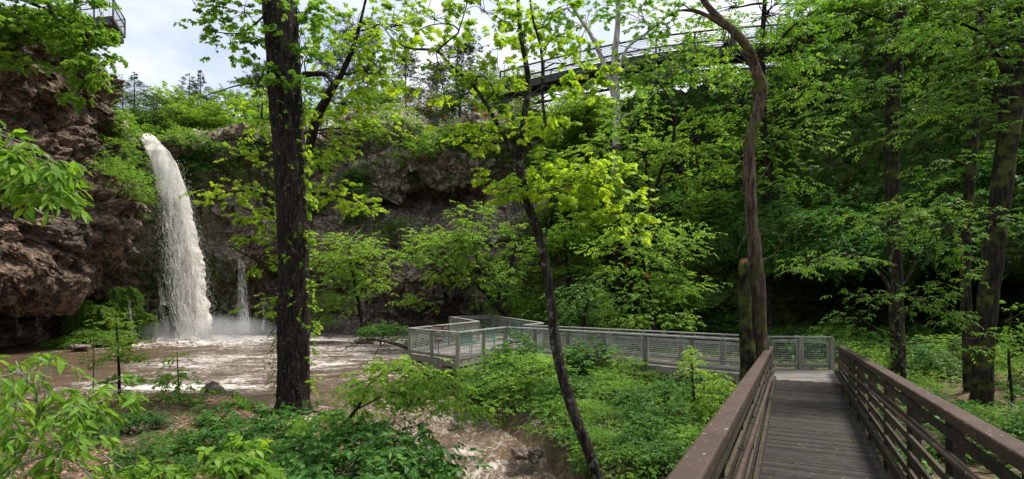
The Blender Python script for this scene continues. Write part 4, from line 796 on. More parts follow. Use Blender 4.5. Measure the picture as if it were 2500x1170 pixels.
# central leaning sycamore
def red_leaves(root, base):
    rng = np.random.default_rng(9); m = MB(); q = np.array([(1088, 280, 9), (1160, 262, 9), (1185, 278, 9), (1227, 300, 9), (1372, 290, 9), (1410, 187, 9), (1304, 450, 9), (1594, 564, 9), (1580, 668, 9), (1385, 455, 9), (1505, 425, 9), (1530, 640, 9), (1440, 480, 9.1)], float)
    put_leaves(m, PV(q), rng.normal(0, .4, (len(q), 3)) + [0, 0, -1], rng.normal(0, 1, (len(q), 3)), rng.uniform(.06, .1, len(q)), 'lobe', rng.uniform(0, 1, len(q))); m.build('withered_leaves', M['red_leaf'], root, loc=base)
grow('sycamore_tree', 'leaning lichen flecked sycamore with sunlit yellow green leaves in the centre foreground', 'tree',
 [[(1475, 1225, 9.0, 30.2), (1440, 1110, 9.0, 29.4), (1385, 960, 9.05, 27.7), (1355, 830, 9.1, 25.2), (1345, 740, 9.1, 22.7), (1320, 590, 9.2, 22.7), (1288, 495, 9.2, 21.8), (1268, 400, 9.2, 21.0), (1276, 310, 9.2, 16.0), (1290, 200, 9.2, 14.3), (1270, 80, 9.2, 10.9), (1262, -60, 9.2, 7.6)],
  [(1268, 398, 9.2, 13.4), (1235, 340, 9.1, 10.9), (1195, 270, 9.0, 9.2), (1160, 215, 9.0, 8.4), (1100, 160, 8.9, 7.6), (1065, 125, 8.8, 6.7), (1000, 118, 8.7, 5.0), (960, 95, 8.6, 3.4), (930, 60, 8.6, 1.7)], [(1065, 125, 8.8, 5.0), (1095, 100, 8.8, 4.6), (1120, 76, 8.8, 4.2), (1090, 58, 8.8, 2.9), (1030, 70, 8.8, 2.5), (1000, 115, 8.7, 1.7)], [(1120, 76, 8.8, 3.4), (1140, 10, 8.8, 2.5), (1150, -40, 8.8, 1.7)],
  [(1272, 385, 9.2, 10.9), (1300, 355, 9.2, 7.6), (1331, 332, 9.1, 7.6), (1325, 240, 9.0, 6.7), (1322, 130, 9.0, 6.7), (1300, 40, 9.0, 5.9), (1290, -40, 9.0, 4.2)], [(1331, 332, 9.1, 3.4), (1370, 345, 9, 1.7)],
  [(1330, 590, 9.2, 7.6), (1338, 545, 9.2, 5.9), (1355, 512, 9.2, 4.2)], [(1160, 215, 9, 5.0), (1165, 190, 9, 4.2), (1185, 190, 9, 3.4), (1205, 225, 8.9, 3.4), (1180, 250, 8.9, 1.7)], [(1322, 130, 9, 3.4), (1360, 90, 8.9, 2.5), (1440, 110, 8.8, 1.7), (1500, 170, 8.7, 1.7)],
  [(1285, 490, 9.2, 6.7), (1330, 468, 9.0, 5.0), (1400, 450, 8.8, 4.2), (1450, 450, 8.7, 3.4), (1500, 470, 8.6, 2.9), (1545, 520, 8.6, 2.1)], [(1065, 130, 8.8, 2.5), (1090, 260, 8.8, 1.7)]],
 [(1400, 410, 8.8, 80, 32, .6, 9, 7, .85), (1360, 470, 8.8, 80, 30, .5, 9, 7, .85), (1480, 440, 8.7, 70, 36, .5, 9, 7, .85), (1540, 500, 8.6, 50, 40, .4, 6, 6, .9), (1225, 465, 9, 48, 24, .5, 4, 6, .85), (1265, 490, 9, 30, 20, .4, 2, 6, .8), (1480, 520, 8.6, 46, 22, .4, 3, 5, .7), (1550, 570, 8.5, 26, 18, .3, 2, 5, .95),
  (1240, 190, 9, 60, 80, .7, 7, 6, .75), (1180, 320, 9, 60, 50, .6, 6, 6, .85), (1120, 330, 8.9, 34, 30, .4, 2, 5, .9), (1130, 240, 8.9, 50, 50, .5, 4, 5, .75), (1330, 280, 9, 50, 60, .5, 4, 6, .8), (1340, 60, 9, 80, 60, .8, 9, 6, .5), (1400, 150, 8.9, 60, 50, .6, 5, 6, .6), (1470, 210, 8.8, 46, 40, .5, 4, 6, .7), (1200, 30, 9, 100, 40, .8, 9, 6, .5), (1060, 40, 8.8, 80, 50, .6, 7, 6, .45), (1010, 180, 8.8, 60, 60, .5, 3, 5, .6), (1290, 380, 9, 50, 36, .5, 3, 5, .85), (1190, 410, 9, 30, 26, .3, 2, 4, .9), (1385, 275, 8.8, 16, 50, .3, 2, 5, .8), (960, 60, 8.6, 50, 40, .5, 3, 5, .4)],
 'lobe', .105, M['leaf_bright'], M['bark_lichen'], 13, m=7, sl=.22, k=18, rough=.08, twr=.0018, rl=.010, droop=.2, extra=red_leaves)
# dead tree and stump
grow('dead_tree', 'bare reddish brown dead tree curving upward beside the boardwalk rail', 'dead tree',
 [[(1862, 1010, 14, 50), (1856, 900, 14, 44), (1853, 800, 14, 37), (1849, 690, 14, 34.4), (1837, 560, 14, 29.2), (1829, 430, 14, 27.5), (1832, 340, 14, 25.8), (1848, 280, 14, 25.8), (1860, 215, 14, 27.5), (1848, 180, 14, 24.1), (1832, 130, 14, 21.5), (1800, 85, 14, 20.6), (1750, 40, 14, 17.2), (1715, -5, 14, 14.6), (1690, -70, 14, 12.0)],
  [(1800, 82, 14, 13.8), (1765, 62, 14, 12.9), (1725, 38, 14, 10.3), (1690, 26, 14, 8.6), (1655, 26, 14, 3.4)], [(1690, 26, 14, 4.3), (1668, 12, 14, 2.6), (1648, 8, 14, 1.3)], [(1838, 210, 14.05, 7.7), (1842, 250, 14.1, 5.2), (1838, 300, 14.05, 3.4)], [(1850, 640, 14, 4.3), (1890, 620, 14, 2.6), (1930, 560, 13.9, 1.3)], [(1832, 560, 14, 3.4), (1812, 590, 14, 2.6), (1800, 620, 14, 1.3)], [(1836, 470, 14, 2.6), (1880, 400, 14.2, 1.3)], [(1788, 75, 13.9, 8.6), (1786, 108, 13.9, 6.9), (1784, 118, 13.9, 2.6)]],
 [], 'oval', .1, M['leaf_near'], M['bark_dead'], 14, k=20, rough=.10)
def stump():
    base = P(1830, 1000, 13.85); r = empty('broken_stump', base, 'broken mossy tree stump leaning against the bare dead tree', 'tree stump'); m = MB(); stem(m, [(1834, 1010, 13.8, 44), (1828, 900, 13.8, 38), (1820, 760, 13.8, 30), (1817, 660, 13.8, 26), (1818, 640, 13.8, 22)], 18, 8, .18, 7); m.build('trunk', M['bark_mossy'], r, loc=base)
    m = MB(); rng = np.random.default_rng(2)
    for k in range(26): a = rng.uniform(-9, 9); p0 = P(1818 + a, 646, 13.8 + rng.uniform(-.1, .1)); p1 = p0 + np.array([rng.normal(0, .015), rng.normal(0, .015), rng.uniform(.05, .2)]); m.tube([p0, p1], [.022, .004], 4)
    m.build('splintered_top', M['splinter'], r, loc=base)
stump()
# right-hand trunks
NC = 'oval'
grow('tall_tree', 'tall straight mossy trunk rising past the bare dead tree, left of the right trunks', 'tree',
 [[(2196, 985, 20, 36), (2192, 850, 20, 33), (2184, 600, 20, 30), (2178, 400, 20, 32), (2182, 220, 20, 33), (2193, 60, 20, 33), (2205, -80, 20, 30), (2215, -300, 20, 26)], [(2179, 330, 20, 20), (2172, 150, 20.1, 19), (2176, -60, 20.1, 17)], [(2180, 235, 20, 7), (2110, 240, 19.5, 5), (2030, 225, 19, 3), (1990, 215, 19, 2)], [(2190, 120, 20, 6), (2260, 80, 19.5, 4)], [(2190, 60, 20, 6), (2080, 20, 19.5, 4)]],
 [(2040, 225, 19.5, 55, 24, 1.4, 7, 7, .6), (2110, 235, 19.5, 60, 28, 1.4, 7, 7, .6), (2030, 275, 19.5, 40, 16, 1, 4, 6, .65), (2130, 130, 20, 60, 40, 2, 8, 7, .5), (2070, 40, 20, 80, 40, 2.4, 10, 7, .5), (2250, 120, 19.5, 60, 50, 2, 9, 7, .5), (2260, 260, 19.5, 50, 30, 1.4, 6, 6, .5), (2240, 190, 19, 30, 40, 1.4, 4, 6, .5), (2140, 330, 19.5, 24, 24, 1, 3, 6, .6)],
 'long', .20, M['leaf_near_shaded'], M['bark_mossy'], 15, m=10, sl=.5, k=16, rough=.08)
grow('forked_tree', 'thick dark mossy forked trunk at the right edge of the view', 'tree',
 [[(2390, 1085, 15, 56.8), (2398, 960, 15, 46.4), (2402, 850, 15, 43.0), (2422, 650, 15, 43.0), (2446, 450, 15, 43.0), (2466, 300, 15, 46.4), (2478, 210, 15, 56.8), (2510, 130, 15, 48.2), (2560, -20, 15, 39.6), (2600, -200, 15, 34.4)], [(2470, 215, 15, 22.4), (2448, 160, 15, 17.2), (2405, 90, 15, 8.6), (2340, 55, 15, 6.0), (2270, 40, 14.8, 2.6)], [(2475, 190, 15, 10.3), (2500, 100, 15, 6.9), (2470, -20, 15, 5.2)], [(2405, 90, 15, 5.2), (2420, 20, 15, 3.4), (2440, -40, 15, 2.6)]],
 [(2330, 60, 14.8, 90, 50, 1.8, 13, 7, .5), (2400, 20, 15, 90, 50, 2, 12, 7, .45), (2440, 110, 14.6, 60, 50, 1.4, 9, 7, .5), (2370, 140, 14.8, 70, 40, 1.4, 9, 7, .55), (2330, 215, 14.8, 60, 36, 1.4, 8, 7, .55), (2290, 290, 14.8, 60, 30, 1.2, 6, 7, .55), (2400, 240, 14.6, 46, 36, 1, 6, 6, .5), (2490, 40, 14.5, 30, 60, 1, 5, 6, .4), (2250, 20, 15, 60, 40, 1.4, 8, 6, .5), (2360, 320, 14.8, 40, 30, 1, 4, 6, .5)],
 'long', .17, M['leaf_near_shaded'], M['bark_mossy'], 16, m=10, sl=.40, k=22, rough=.08)
grow('tall_tree', 'slim dark trunk standing between the straight mossy trunk and the thick forked one', 'tree',
 [[(2372, 1075, 17, 28.6), (2366, 900, 17, 25.2), (2357, 700, 17, 21.8), (2365, 480, 17, 21.8), (2380, 280, 17, 21.8), (2392, 60, 17, 18.5), (2400, -100, 17, 16.8)]],
 [(2330, 400, 17, 60, 22, 1.2, 5, 6, .5), (2310, 460, 17, 40, 22, 1, 3, 6, .5), (2420, 380, 16.8, 40, 20, 1, 3, 6, .5)], 'long', .17, M['leaf_near_shaded'], M['bark_mossy'], 17, m=9, sl=.4, k=14, rough=.08)
grow('sapling', 'crooked understory sapling with pale spreading leaf layers right of the boardwalk', 'tree',
 [[(2208, 965, 12, 14), (2202, 880, 12, 13), (2190, 790, 12, 12), (2172, 710, 12, 10), (2150, 670, 12, 7), (2110, 640, 12, 5), (2040, 620, 12, 4), (1960, 650, 12, 2)], [(2180, 740, 12, 8), (2172, 650, 12, 6), (2185, 600, 12, 5)], [(2178, 730, 12, 7), (2215, 680, 12, 5), (2250, 620, 12, 4), (2330, 560, 12, 3), (2400, 530, 12, 2)], [(2192, 800, 12, 5), (2240, 740, 12, 4), (2300, 760, 12, 3)], [(2196, 830, 12, 5), (2120, 790, 12, 3), (2080, 760, 12, 2)]],
 [(1990, 645, 12, 62, 20, .8, 8, 6, .75), (2080, 620, 12, 60, 22, .8, 8, 6, .7), (1940, 668, 12, 20, 12, .4, 2, 5, .7), (2150, 540, 12, 60, 30, .8, 8, 6, .6), (2230, 510, 12, 60, 26, .8, 8, 6, .6), (2310, 550, 12, 60, 30, .8, 8, 6, .6), (2370, 600, 12, 60, 24, .8, 7, 6, .6), (2420, 540, 12, 46, 24, .8, 5, 6, .55), (2180, 500, 12, 40, 14, .6, 3, 6, .6), (2220, 580, 12, 50, 20, .6, 4, 6, .6), (2110, 720, 12, 46, 18, .7, 5, 6, .55), (2230, 720, 12, 70, 26, .8, 8, 6, .5), (2320, 760, 12, 66, 26, .8, 8, 6, .5), (2090, 790, 12, 60, 30, .8, 7, 6, .5), (2150, 840, 12, 60, 26, .8, 6, 6, .5), (2380, 830, 12, 60, 30, .8, 5, 6, .45), (2350, 680, 12, 40, 20, .6, 4, 6, .5)],
 'long', .115, M['leaf_near_shaded'], M['bark_lichen'], 18, m=9, sl=.26, k=10, rough=.08, twr=.0022, rl=.012)
grow('sapling', 'thin twiggy sapling with small leaves beside the slim dark trunk', 'tree',
 [[(2484, 1060, 14, 9), (2470, 960, 14, 7), (2462, 850, 14, 5), (2470, 760, 14, 3)]], [(2450, 780, 14, 50, 40, .8, 6, 6, .35), (2480, 860, 14, 40, 40, .8, 6, 6, .35)], 'oval', .10, M['leaf_mid'], M['bark_mossy'], 19, k=8, sl=.28, twr=.002)

# ================================================================== TREES IN THE MIDDLE DISTANCE
grow('pool_tree', 'small dark stemmed tree with grey green leaves leaning over the pool edge', 'tree',
 [[(890, 835, 44, 10), (880, 770, 44, 9), (868, 700, 44, 8), (856, 640, 44, 6), (850, 590, 44, 3)], [(872, 720, 44, 4), (810, 680, 44, 2)], [(866, 690, 44, 4), (920, 670, 44, 2)]],
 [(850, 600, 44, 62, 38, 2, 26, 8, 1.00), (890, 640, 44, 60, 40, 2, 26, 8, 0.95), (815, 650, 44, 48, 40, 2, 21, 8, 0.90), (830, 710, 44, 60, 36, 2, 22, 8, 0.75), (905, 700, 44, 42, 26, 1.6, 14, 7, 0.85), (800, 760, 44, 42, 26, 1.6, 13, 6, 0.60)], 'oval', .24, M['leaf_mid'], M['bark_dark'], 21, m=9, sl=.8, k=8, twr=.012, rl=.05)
grow('spreading_tree', 'wide spreading light green tree over the cave behind the viewing platform', 'tree',
 [[(1262, 830, 38, 14), (1240, 780, 38, 13), (1190, 720, 38, 11), (1140, 680, 38, 8), (1090, 640, 38, 5), (1050, 620, 38, 3)], [(1215, 745, 38, 8), (1225, 690, 38, 7), (1250, 640, 38, 5), (1260, 590, 38, 3)], [(1190, 720, 38, 6), (1160, 620, 38, 4), (1150, 560, 38, 3)]],
 [(1150, 530, 38, 40, 34, 1.8, 12, 7, 0.95), (1110, 590, 38, 80, 34, 2.2, 22, 7, 0.90), (1040, 590, 38, 60, 26, 2, 15, 7, 0.80), (1190, 590, 38, 80, 50, 2.4, 27, 7, 0.85), (1070, 650, 38, 80, 34, 2.2, 21, 7, 0.85), (1160, 660, 38, 80, 34, 2.2, 21, 7, 0.75), (1250, 640, 38, 50, 60, 2, 18, 7, 0.70), (1030, 735, 37, 40, 14, 1.4, 8, 6, 0.85), (1240, 730, 38, 60, 30, 2, 14, 7, 0.55), (1000, 620, 39, 34, 20, 1.4, 6, 6, 0.70)], 'oval', .25, M['leaf_mid'], M['bark_dark'], 22, m=9, sl=.7, k=9, twr=.01, rl=.05)
grow('understory_tree', 'pale tiered understory tree just behind the middle of the ramp', 'tree',
 [[(1600, 830, 27, 12), (1590, 740, 27, 10), (1570, 640, 27, 7), (1555, 560, 27, 5), (1550, 500, 27, 3)], [(1590, 740, 27, 5), (1660, 690, 27, 3)], [(1585, 720, 27, 5), (1510, 650, 27, 3)]],
 [(1560, 560, 27, 100, 34, 2, 18, 7, 0.80), (1500, 600, 27, 70, 24, 1.6, 12, 7, 0.85), (1640, 610, 27, 70, 24, 1.6, 12, 7, 0.85), (1560, 650, 27, 90, 30, 2, 17, 7, 0.75), (1650, 690, 27, 80, 26, 1.8, 14, 7, 0.80), (1520, 720, 26, 60, 24, 1.6, 10, 6, 0.65), (1690, 580, 28, 40, 40, 1.6, 8, 6, 0.70), (1530, 780, 26, 60, 14, 1.4, 6, 6, 0.90), (1640, 780, 26, 50, 24, 1.4, 8, 6, 0.70)], 'oval', .19, M['leaf_mid'], M['bark_dark'], 23, m=9, sl=.55, k=8, twr=.007, rl=.03)
grow('weeping_shrub', 'drooping bluish green shrub behind the ramp railing near the leaning sycamore', 'shrub',
 [[(1420, 830, 30, 8), (1430, 760, 30, 6), (1440, 720, 30, 4)]], [(1420, 730, 30, 60, 36, 1.8, 14, 8, .55), (1460, 700, 30, 50, 26, 1.6, 9, 8, .5), (1390, 770, 30, 40, 30, 1.4, 8, 7, .4)], 'oval', .19, M['leaf_shrub'], M['bark_dark'], 24, m=9, sl=.6, droop=.6, k=7, twr=.007)
grow('midground_tree', 'leafy tree with forked dark stems in front of the gorge footbridge gap', 'tree',
 [[(1578, 700, 36, 14), (1582, 600, 36, 13), (1590, 520, 36, 12), (1610, 430, 36, 9), (1640, 360, 36, 8), (1650, 300, 36, 7), (1680, 250, 36, 5), (1730, 190, 36, 2)], [(1590, 520, 36, 9), (1578, 440, 36, 8), (1575, 380, 36, 6), (1545, 362, 36, 3)], [(1600, 470, 36, 8), (1650, 420, 36, 5), (1700, 370, 36, 2)], [(1650, 300, 36, 5), (1640, 250, 36, 3), (1600, 190, 36, 2)]],
 [(1540, 300, 36, 80, 50, 2.6, 18, 7, .55), (1480, 370, 36, 70, 40, 2.4, 14, 7, .6), (1570, 380, 36, 90, 40, 2.6, 17, 7, .6), (1690, 330, 37, 90, 60, 2.8, 18, 7, .6), (1660, 420, 37, 90, 50, 2.6, 18, 7, .65), (1480, 450, 37, 70, 50, 2.4, 14, 7, .45), (1560, 480, 37, 80, 50, 2.4, 14, 7, .5), (1700, 520, 38, 90, 50, 2.6, 15, 7, .45), (1600, 200, 36, 60, 22, 2, 6, 6, .5), (1750, 450, 38, 60, 60, 2.4, 12, 7, .6)], 'oval', .25, M['leaf_mid'], M['bark_dark'], 25, m=9, sl=.7, k=9, twr=.01, rl=.06)
grow('maple_tree', 'broad green maple behind and right of the bare dead tree top', 'tree',
 [[(1880, 840, 33, 16), (1878, 600, 34, 15), (1870, 400, 35, 15), (1862, 220, 35, 14), (1862, 90, 35, 12), (1870, -40, 35, 9)], [(1862, 150, 35, 9), (1930, 70, 35, 6), (2000, 20, 35, 3)], [(1862, 200, 35, 8), (1800, 120, 35, 4)], [(1868, 300, 35, 8), (1960, 230, 35, 4)]],
 [(1880, 30, 35, 100, 60, 3, 24, 7, .35), (1960, 110, 35, 100, 50, 3, 22, 7, .35), (1850, 150, 35, 90, 40, 3, 16, 7, .45), (1960, 220, 35, 90, 50, 3, 20, 7, .4), (1780, 250, 35, 80, 50, 2.8, 16, 7, .5), (1890, 330, 34, 80, 46, 2.6, 16, 7, .5), (1790, 380, 35, 70, 50, 2.6, 14, 7, .5), (1900, 430, 33, 80, 34, 2.2, 11, 7, .5), (1760, 100, 36, 60, 40, 2.4, 10, 6, .5), (1990, 330, 34, 60, 40, 2, 8, 6, .45), (1760, 20, 36, 60, 30, 2.4, 7, 6, .45)], 'oval', .26, M['leaf_mid'], M['bark_dark'], 26, m=9, sl=.7, k=10, twr=.01, rl=.06)
grow('pale_sycamore', 'tall sycamore with whitish upper bark standing in front of the gorge footbridge', 'tree',
 [[(1500, 480, 44, 20), (1503, 380, 44, 18), (1506, 250, 44, 17), (1500, 150, 44, 15), (1508, 60, 44, 13), (1512, -60, 44, 10)], [(1500, 240, 44, 13), (1475, 160, 44, 12), (1445, 90, 44, 10), (1400, 20, 44, 7), (1370, -40, 44, 5)], [(1505, 190, 44, 9), (1530, 120, 44, 8), (1580, 80, 44, 6), (1640, 30, 44, 4), (1670, -20, 44, 2)], [(1508, 290, 44, 7), (1560, 265, 44, 5), (1620, 200, 44, 3)]],
 [(1430, 60, 44, 80, 50, 3, 12, 6, .35), (1560, 40, 44, 90, 50, 3, 14, 6, .4), (1650, 70, 44, 80, 50, 3, 10, 6, .4), (1540, 160, 43, 60, 26, 2.4, 4, 6, .5), (1660, 140, 43, 80, 26, 2.4, 6, 6, .5), (1480, 190, 44, 60, 40, 2.4, 7, 6, .4), (1600, 170, 44, 80, 34, 2.6, 10, 6, .4), (1370, 20, 44, 60, 40, 2.6, 8, 6, .35), (1700, 150, 44, 60, 40, 2.6, 7, 6, .45)], 'lobe', .34, M['leaf_mid'], M['bark_pale'], 27, m=7, sl=.9, k=10, twr=.012, rl=.06)

vc = np.concatenate([[0], np.cumsum(vn)])
# ---- prototypes copied over the plateau and slopes
def proto_decid(seed, lm, name='plateau_tree', leafsz=.32, dens=1.0, dark=.5):
    rng = np.random.default_rng(seed); tr = MB(); cr = MB(); r = empty(name, (0, 0, 0))
    pts = np.array([[0, 0, -1.5], [.1, 0, 1], [rng.normal(0, .2), rng.normal(0, .2), 4], [rng.normal(0, .4), rng.normal(0, .4), 7.5]]); q = catmull(pts, 5); tr.tube(q, np.linspace(.17, .05, len(q)), 7)
    for k in range(13):
        th = rng.uniform(0, 6.28); z = rng.uniform(1.6, 8.8); rr = rng.uniform(.4, 2.8) * (1.2 - abs(z - 4.5) / 6.5); c = np.array([math.cos(th) * rr, math.sin(th) * rr, z]); blob_fill(cr, tr, rng, c, (1.6, 1.6, 1.15), int(10 * dens), 8, 9, leafsz, 'oval', q[min(len(q) - 1, int(z * 1.6))], .04, .8, .25, dark + rng.normal(0, .1), .55, .012)
    tr.build('trunk', M['bark_dark'], r); cr.build('crown', lm, r); return r
def proto_cedar(seed):
    rng = np.random.default_rng(seed); tr = MB(); cr = MB(); r = empty('cedar_tree', (0, 0, 0)); tr.tube([(0, 0, -1), (0, 0, 9.8)], [.16, .02], 6); n = 800
    h = 1 - .94 * np.sqrt(rng.uniform(0, 1, n)); rad = (1 - h) ** .9 * 5.6 * (.75 + .5 * vnoise(np.stack([h * 9, h * 0, h * 0 + seed], 1), 3)); th = rng.uniform(0, 6.28, n); st = np.stack([np.cos(th) * rad * .35, np.sin(th) * rad * .35, h * 10], 1); dr = np.stack([np.cos(th), np.sin(th), rng.uniform(.1, .6, n)], 1)
    sprays(cr, tr, rng, st, dr, np.maximum(rad * .75, .2), 20, .27, 'needle', .12, rng.uniform(.1, .8, n), .008, .9); tr.build('trunk', M['bark_dark'], r); cr.build('crown', M['leaf_cedar'], r); return r
def proto_pine(seed):
    rng = np.random.default_rng(seed); tr = MB(); cr = MB(); r = empty('pine_tree', (0, 0, 0)); q = catmull([(0, 0, -2), (.1, 0, 3), (-.1, .1, 6), (.05, 0, 9.7)], 6); tr.tube(q, np.linspace(.15, .03, len(q)), 7)
    for k in range(26):
        z = rng.uniform(3.6, 9.8); th = rng.uniform(0, 6.28); rr = rng.uniform(.5, 2.2) * (1.3 - z / 12); c = np.array([math.cos(th) * rr, math.sin(th) * rr, z + .2]); limb(tr, np.array([0, 0, z - .5]), c, .035, .012, rng, .1, 4, 6)
        n = 22; st = c + rng.normal(0, 1, (n, 3)) * [.42, .42, .16]; sprays(cr, tr, rng, st, rng.normal(0, 1, (n, 3)) * [1, 1, .4] + [0, 0, .5], np.full(n, .3), 14, .34, 'needle', 0., rng.uniform(.2, .8, n), .006, 1.2)
    tr.build('trunk', M['bark_grey'], r); cr.build('crown', M['leaf_pine'], r); return r
protos = {'d1': proto_decid(101, M['leaf_far']), 'd2': proto_decid(102, M['leaf_far'], dark=.65), 'd3': proto_decid(103, M['leaf_mid'], dark=.6), 'o1': proto_decid(104, M['leaf_olive'], leafsz=.26, dens=.8), 'c1': proto_cedar(105), 'c2': proto_cedar(106), 'p1': proto_pine(107), 'p2': proto_pine(108)}
used = set()
def place(kind, px, ybase, ytop, d, label, group=None, sx=1.0):
    p = protos[kind]; o = p if kind not in used else copy_tree(p); used.add(kind); q0 = P(px, ybase, d); topz = P(px, ytop, d)[2]
    if d > 55:
        PG = GD[:, vc[6] - 4:]; q0[2] = PG.reshape(-1, 3)[np.hypot(PG[..., 0] - q0[0], PG[..., 1] - q0[1]).ravel().argmin(), 2] - .3
    s = max(.22, (topz - q0[2]) / 9.9); o.location = q0; o.scale = (s * sx, s * sx, s); o.rotation_euler[2] = random.uniform(0, 6.28); cat = {'c': 'cedar tree', 'p': 'pine tree'}.get(kind[0], 'tree'); tag(o, label, cat, group); return o
GP = 'trees growing on the plateau above the cliff'
for a in [
 ('c1', 328, 330, 176, 55, 'dark cedar at the left end of the skyline beside the left cliff', 1.5), ('c2', 300, 330, 215, 66, 'short dark cedar half hidden behind the leftmost skyline cedar', 1.2),
 ('c2', 462, 330, 176, 64, 'tall narrow dark cedar left of the twin cedar tips', 1.1), ('c1', 490, 330, 168, 66, 'thin pointed cedar tip right of its taller dark neighbour', .9),
 ('d2', 392, 345, 268, 56, 'light green bushy tree right above the waterfall lip', 1.2), ('d2', 425, 340, 212, 74, 'pale yellow green tree between the two dark cedar groups', 1.2), ('d1', 500, 345, 240, 62, 'rounded green tree on the plateau right of the waterfall', 1.5),
 ('d1', 570, 345, 215, 66, 'large rounded green tree left of the massive trunk on the skyline', 1.4), ('p1', 625, 330, 150, 80, 'sparse pine against the sky just left of the massive trunk', 1.0), ('p2', 650, 330, 175, 84, 'second sparse pine hard against the massive trunk left edge', 1.0),
 ('d3', 620, 340, 260, 64, 'low dark green tree at the cliff edge left of the massive trunk', 1.5), ('p1', 862, 320, 40, 72, 'tall thin pine rising through the yellow green sycamore leaves', .8), ('p2', 900, 310, 60, 76, 'tall sparse pine right of the thin pine in the leaves', .8),
 ('p2', 800, 310, 120, 80, 'faint pine on the skyline right of the massive trunk', .9), ('d3', 870, 320, 230, 70, 'dark bushy tree on the cliff top behind the sycamore leaves', 1.4), ('o1', 1050, 330, 225, 60, 'olive and orange tinted bush on the cliff edge left of centre', 1.5),
 ('p1', 1120, 330, 85, 66, 'feathery pine on the cliff top left of the leaning sycamore', 1.4), ('p2', 1065, 310, 178, 78, 'small round topped pine on the far skyline', 1.2), ('d1', 1170, 330, 170, 64, 'green tree on the cliff top left of the leaning sycamore stem', 1.3),
 ('c1', 1080, 345, 262, 57, 'bushy dark juniper clinging below the olive bush', 1.9), ('d3', 1230, 345, 180, 60, 'dark green tree on the cliff top behind the leaning sycamore', 1.4), ('d2', 960, 345, 265, 60, 'light green bush at the cliff edge left of the olive bush', 1.6),
 ('d1', 1370, 420, 240, 50, 'tall bright green tree under the left end of the footbridge', 1.5), ('d2', 1430, 440, 235, 48, 'light green tree below the footbridge left of the pale sycamore', 1.4), ('d1', 1310, 420, 250, 54, 'green tree under the footbridge abutment', 1.4),
 ('d3', 1350, 560, 380, 44, 'shaded green tree on the slope behind the leaning sycamore leaves', 1.6), ('d1', 1440, 620, 430, 42, 'shaded tree on the slope left of the forked dark stems', 1.5), ('d3', 1390, 700, 520, 38, 'dark tree low on the slope above the drooping shrub', 1.6),
 ('d2', 1640, 500, 340, 46, 'yellowish backlit tree seen through the forked dark stems', 1.6), ('d1', 1790, 480, 300, 43, 'green slope tree left of the bare dead trunk', 1.4), ('d3', 1730, 640, 470, 37, 'dark green slope tree between the tiered tree and dead trunk', 1.6),
 ('d2', 1780, 360, 170, 48, 'light green tree beneath the right part of the footbridge', 1.5), ('d3', 2000, 260, -40, 46, 'dark crowned tree high on the hill right of the maple', 1.4), ('d3', 2110, 240, -60, 44, 'dark tree on the hilltop behind the straight mossy trunk', 1.4),
 ('c1', 2060, 200, -60, 50, 'dark cedar against the sky on the right hilltop', 1.3), ('d3', 2230, 240, -80, 42, 'dark tree on the hilltop right of the straight mossy trunk', 1.4), ('d1', 2330, 260, -80, 38, 'shaded tree on the right hill behind the forked tree leaves', 1.5), ('d3', 2440, 260, -100, 34, 'dark tree at the far right hilltop', 1.5),
 ('d1', 1320, 650, 520, 47, 'small shaded tree at the foot of the grey rock face right of centre', 1.6), ('d3', 1640, 830, 660, 33, 'dark leafy tree behind the tiered understory tree', 1.6), ('d1', 1300, 800, 640, 45, 'leafy tree right of the spreading tree behind the platform', 1.7), ('d3', 1370, 810, 690, 40, 'dark bushy tree behind the drooping shrub', 1.8),
 ('d1', 1680, 260, 120, 62, 'distant pale tree seen under the footbridge span', 1.6), ('d1', 1560, 300, 170, 66, 'distant tree on the rim behind the pale sycamore', 1.7), ('c1', 1400, 320, 200, 66, 'dark conifer on the rim behind the footbridge left end', 1.4)]:
    place(a[0], a[1], a[2], a[3], a[4], a[5], GP if a[2] < 400 and a[1] < 1300 else 'trees on the wooded slope', a[6])

for a in [('o1', 1010, 300, 232, 62, 'olive green bush between the pine and the light green rim bush', 1.6), ('d2', 1110, 300, 210, 64, 'yellow green tree behind the olive bush on the rim', 1.4), ('d1', 930, 300, 215, 66, 'green rim tree right of the tall thin pine', 1.4),
 ('d3', 740, 320, 235, 66, 'dark rim tree directly behind the massive trunk', 1.5), ('p1', 990, 310, 110, 82, 'hazy sparse pine between the sycamore leaves left of centre', 1.0), ('d1', 700, 330, 250, 62, 'green rim tree at the left edge of the massive trunk', 1.4), ('c2', 1190, 320, 130, 70, 'dark cedar left of the leaning sycamore stem', 1.1),
 ('d2', 452, 330, 258, 58, 'pale green bushy tree at the foot of the tall narrow cedar', 1.4), ('d1', 540, 330, 262, 58, 'low green bushy tree on the rim right of the falls lip', 1.7), ('d2', 1265, 330, 170, 62, 'light green tree behind the leaning sycamore stem', 1.3)]:
    place(a[0], a[1], a[2], a[3], a[4], a[5], GP, a[6])
mm, mtt, moo = mat('mossy_bank'); n_ = noise(mtt, 2.5, 7, .7); princ(mtt, moo, ramp(mtt, n_, [(.35, (.03, .028, .012)), (.5, (.05, .085, .012)), (.65, (.10, .16, .02))]), .95, bump(mtt, n_, 1, .1)); M['mossy_bank'] = mm
rb = np.random.default_rng(61)
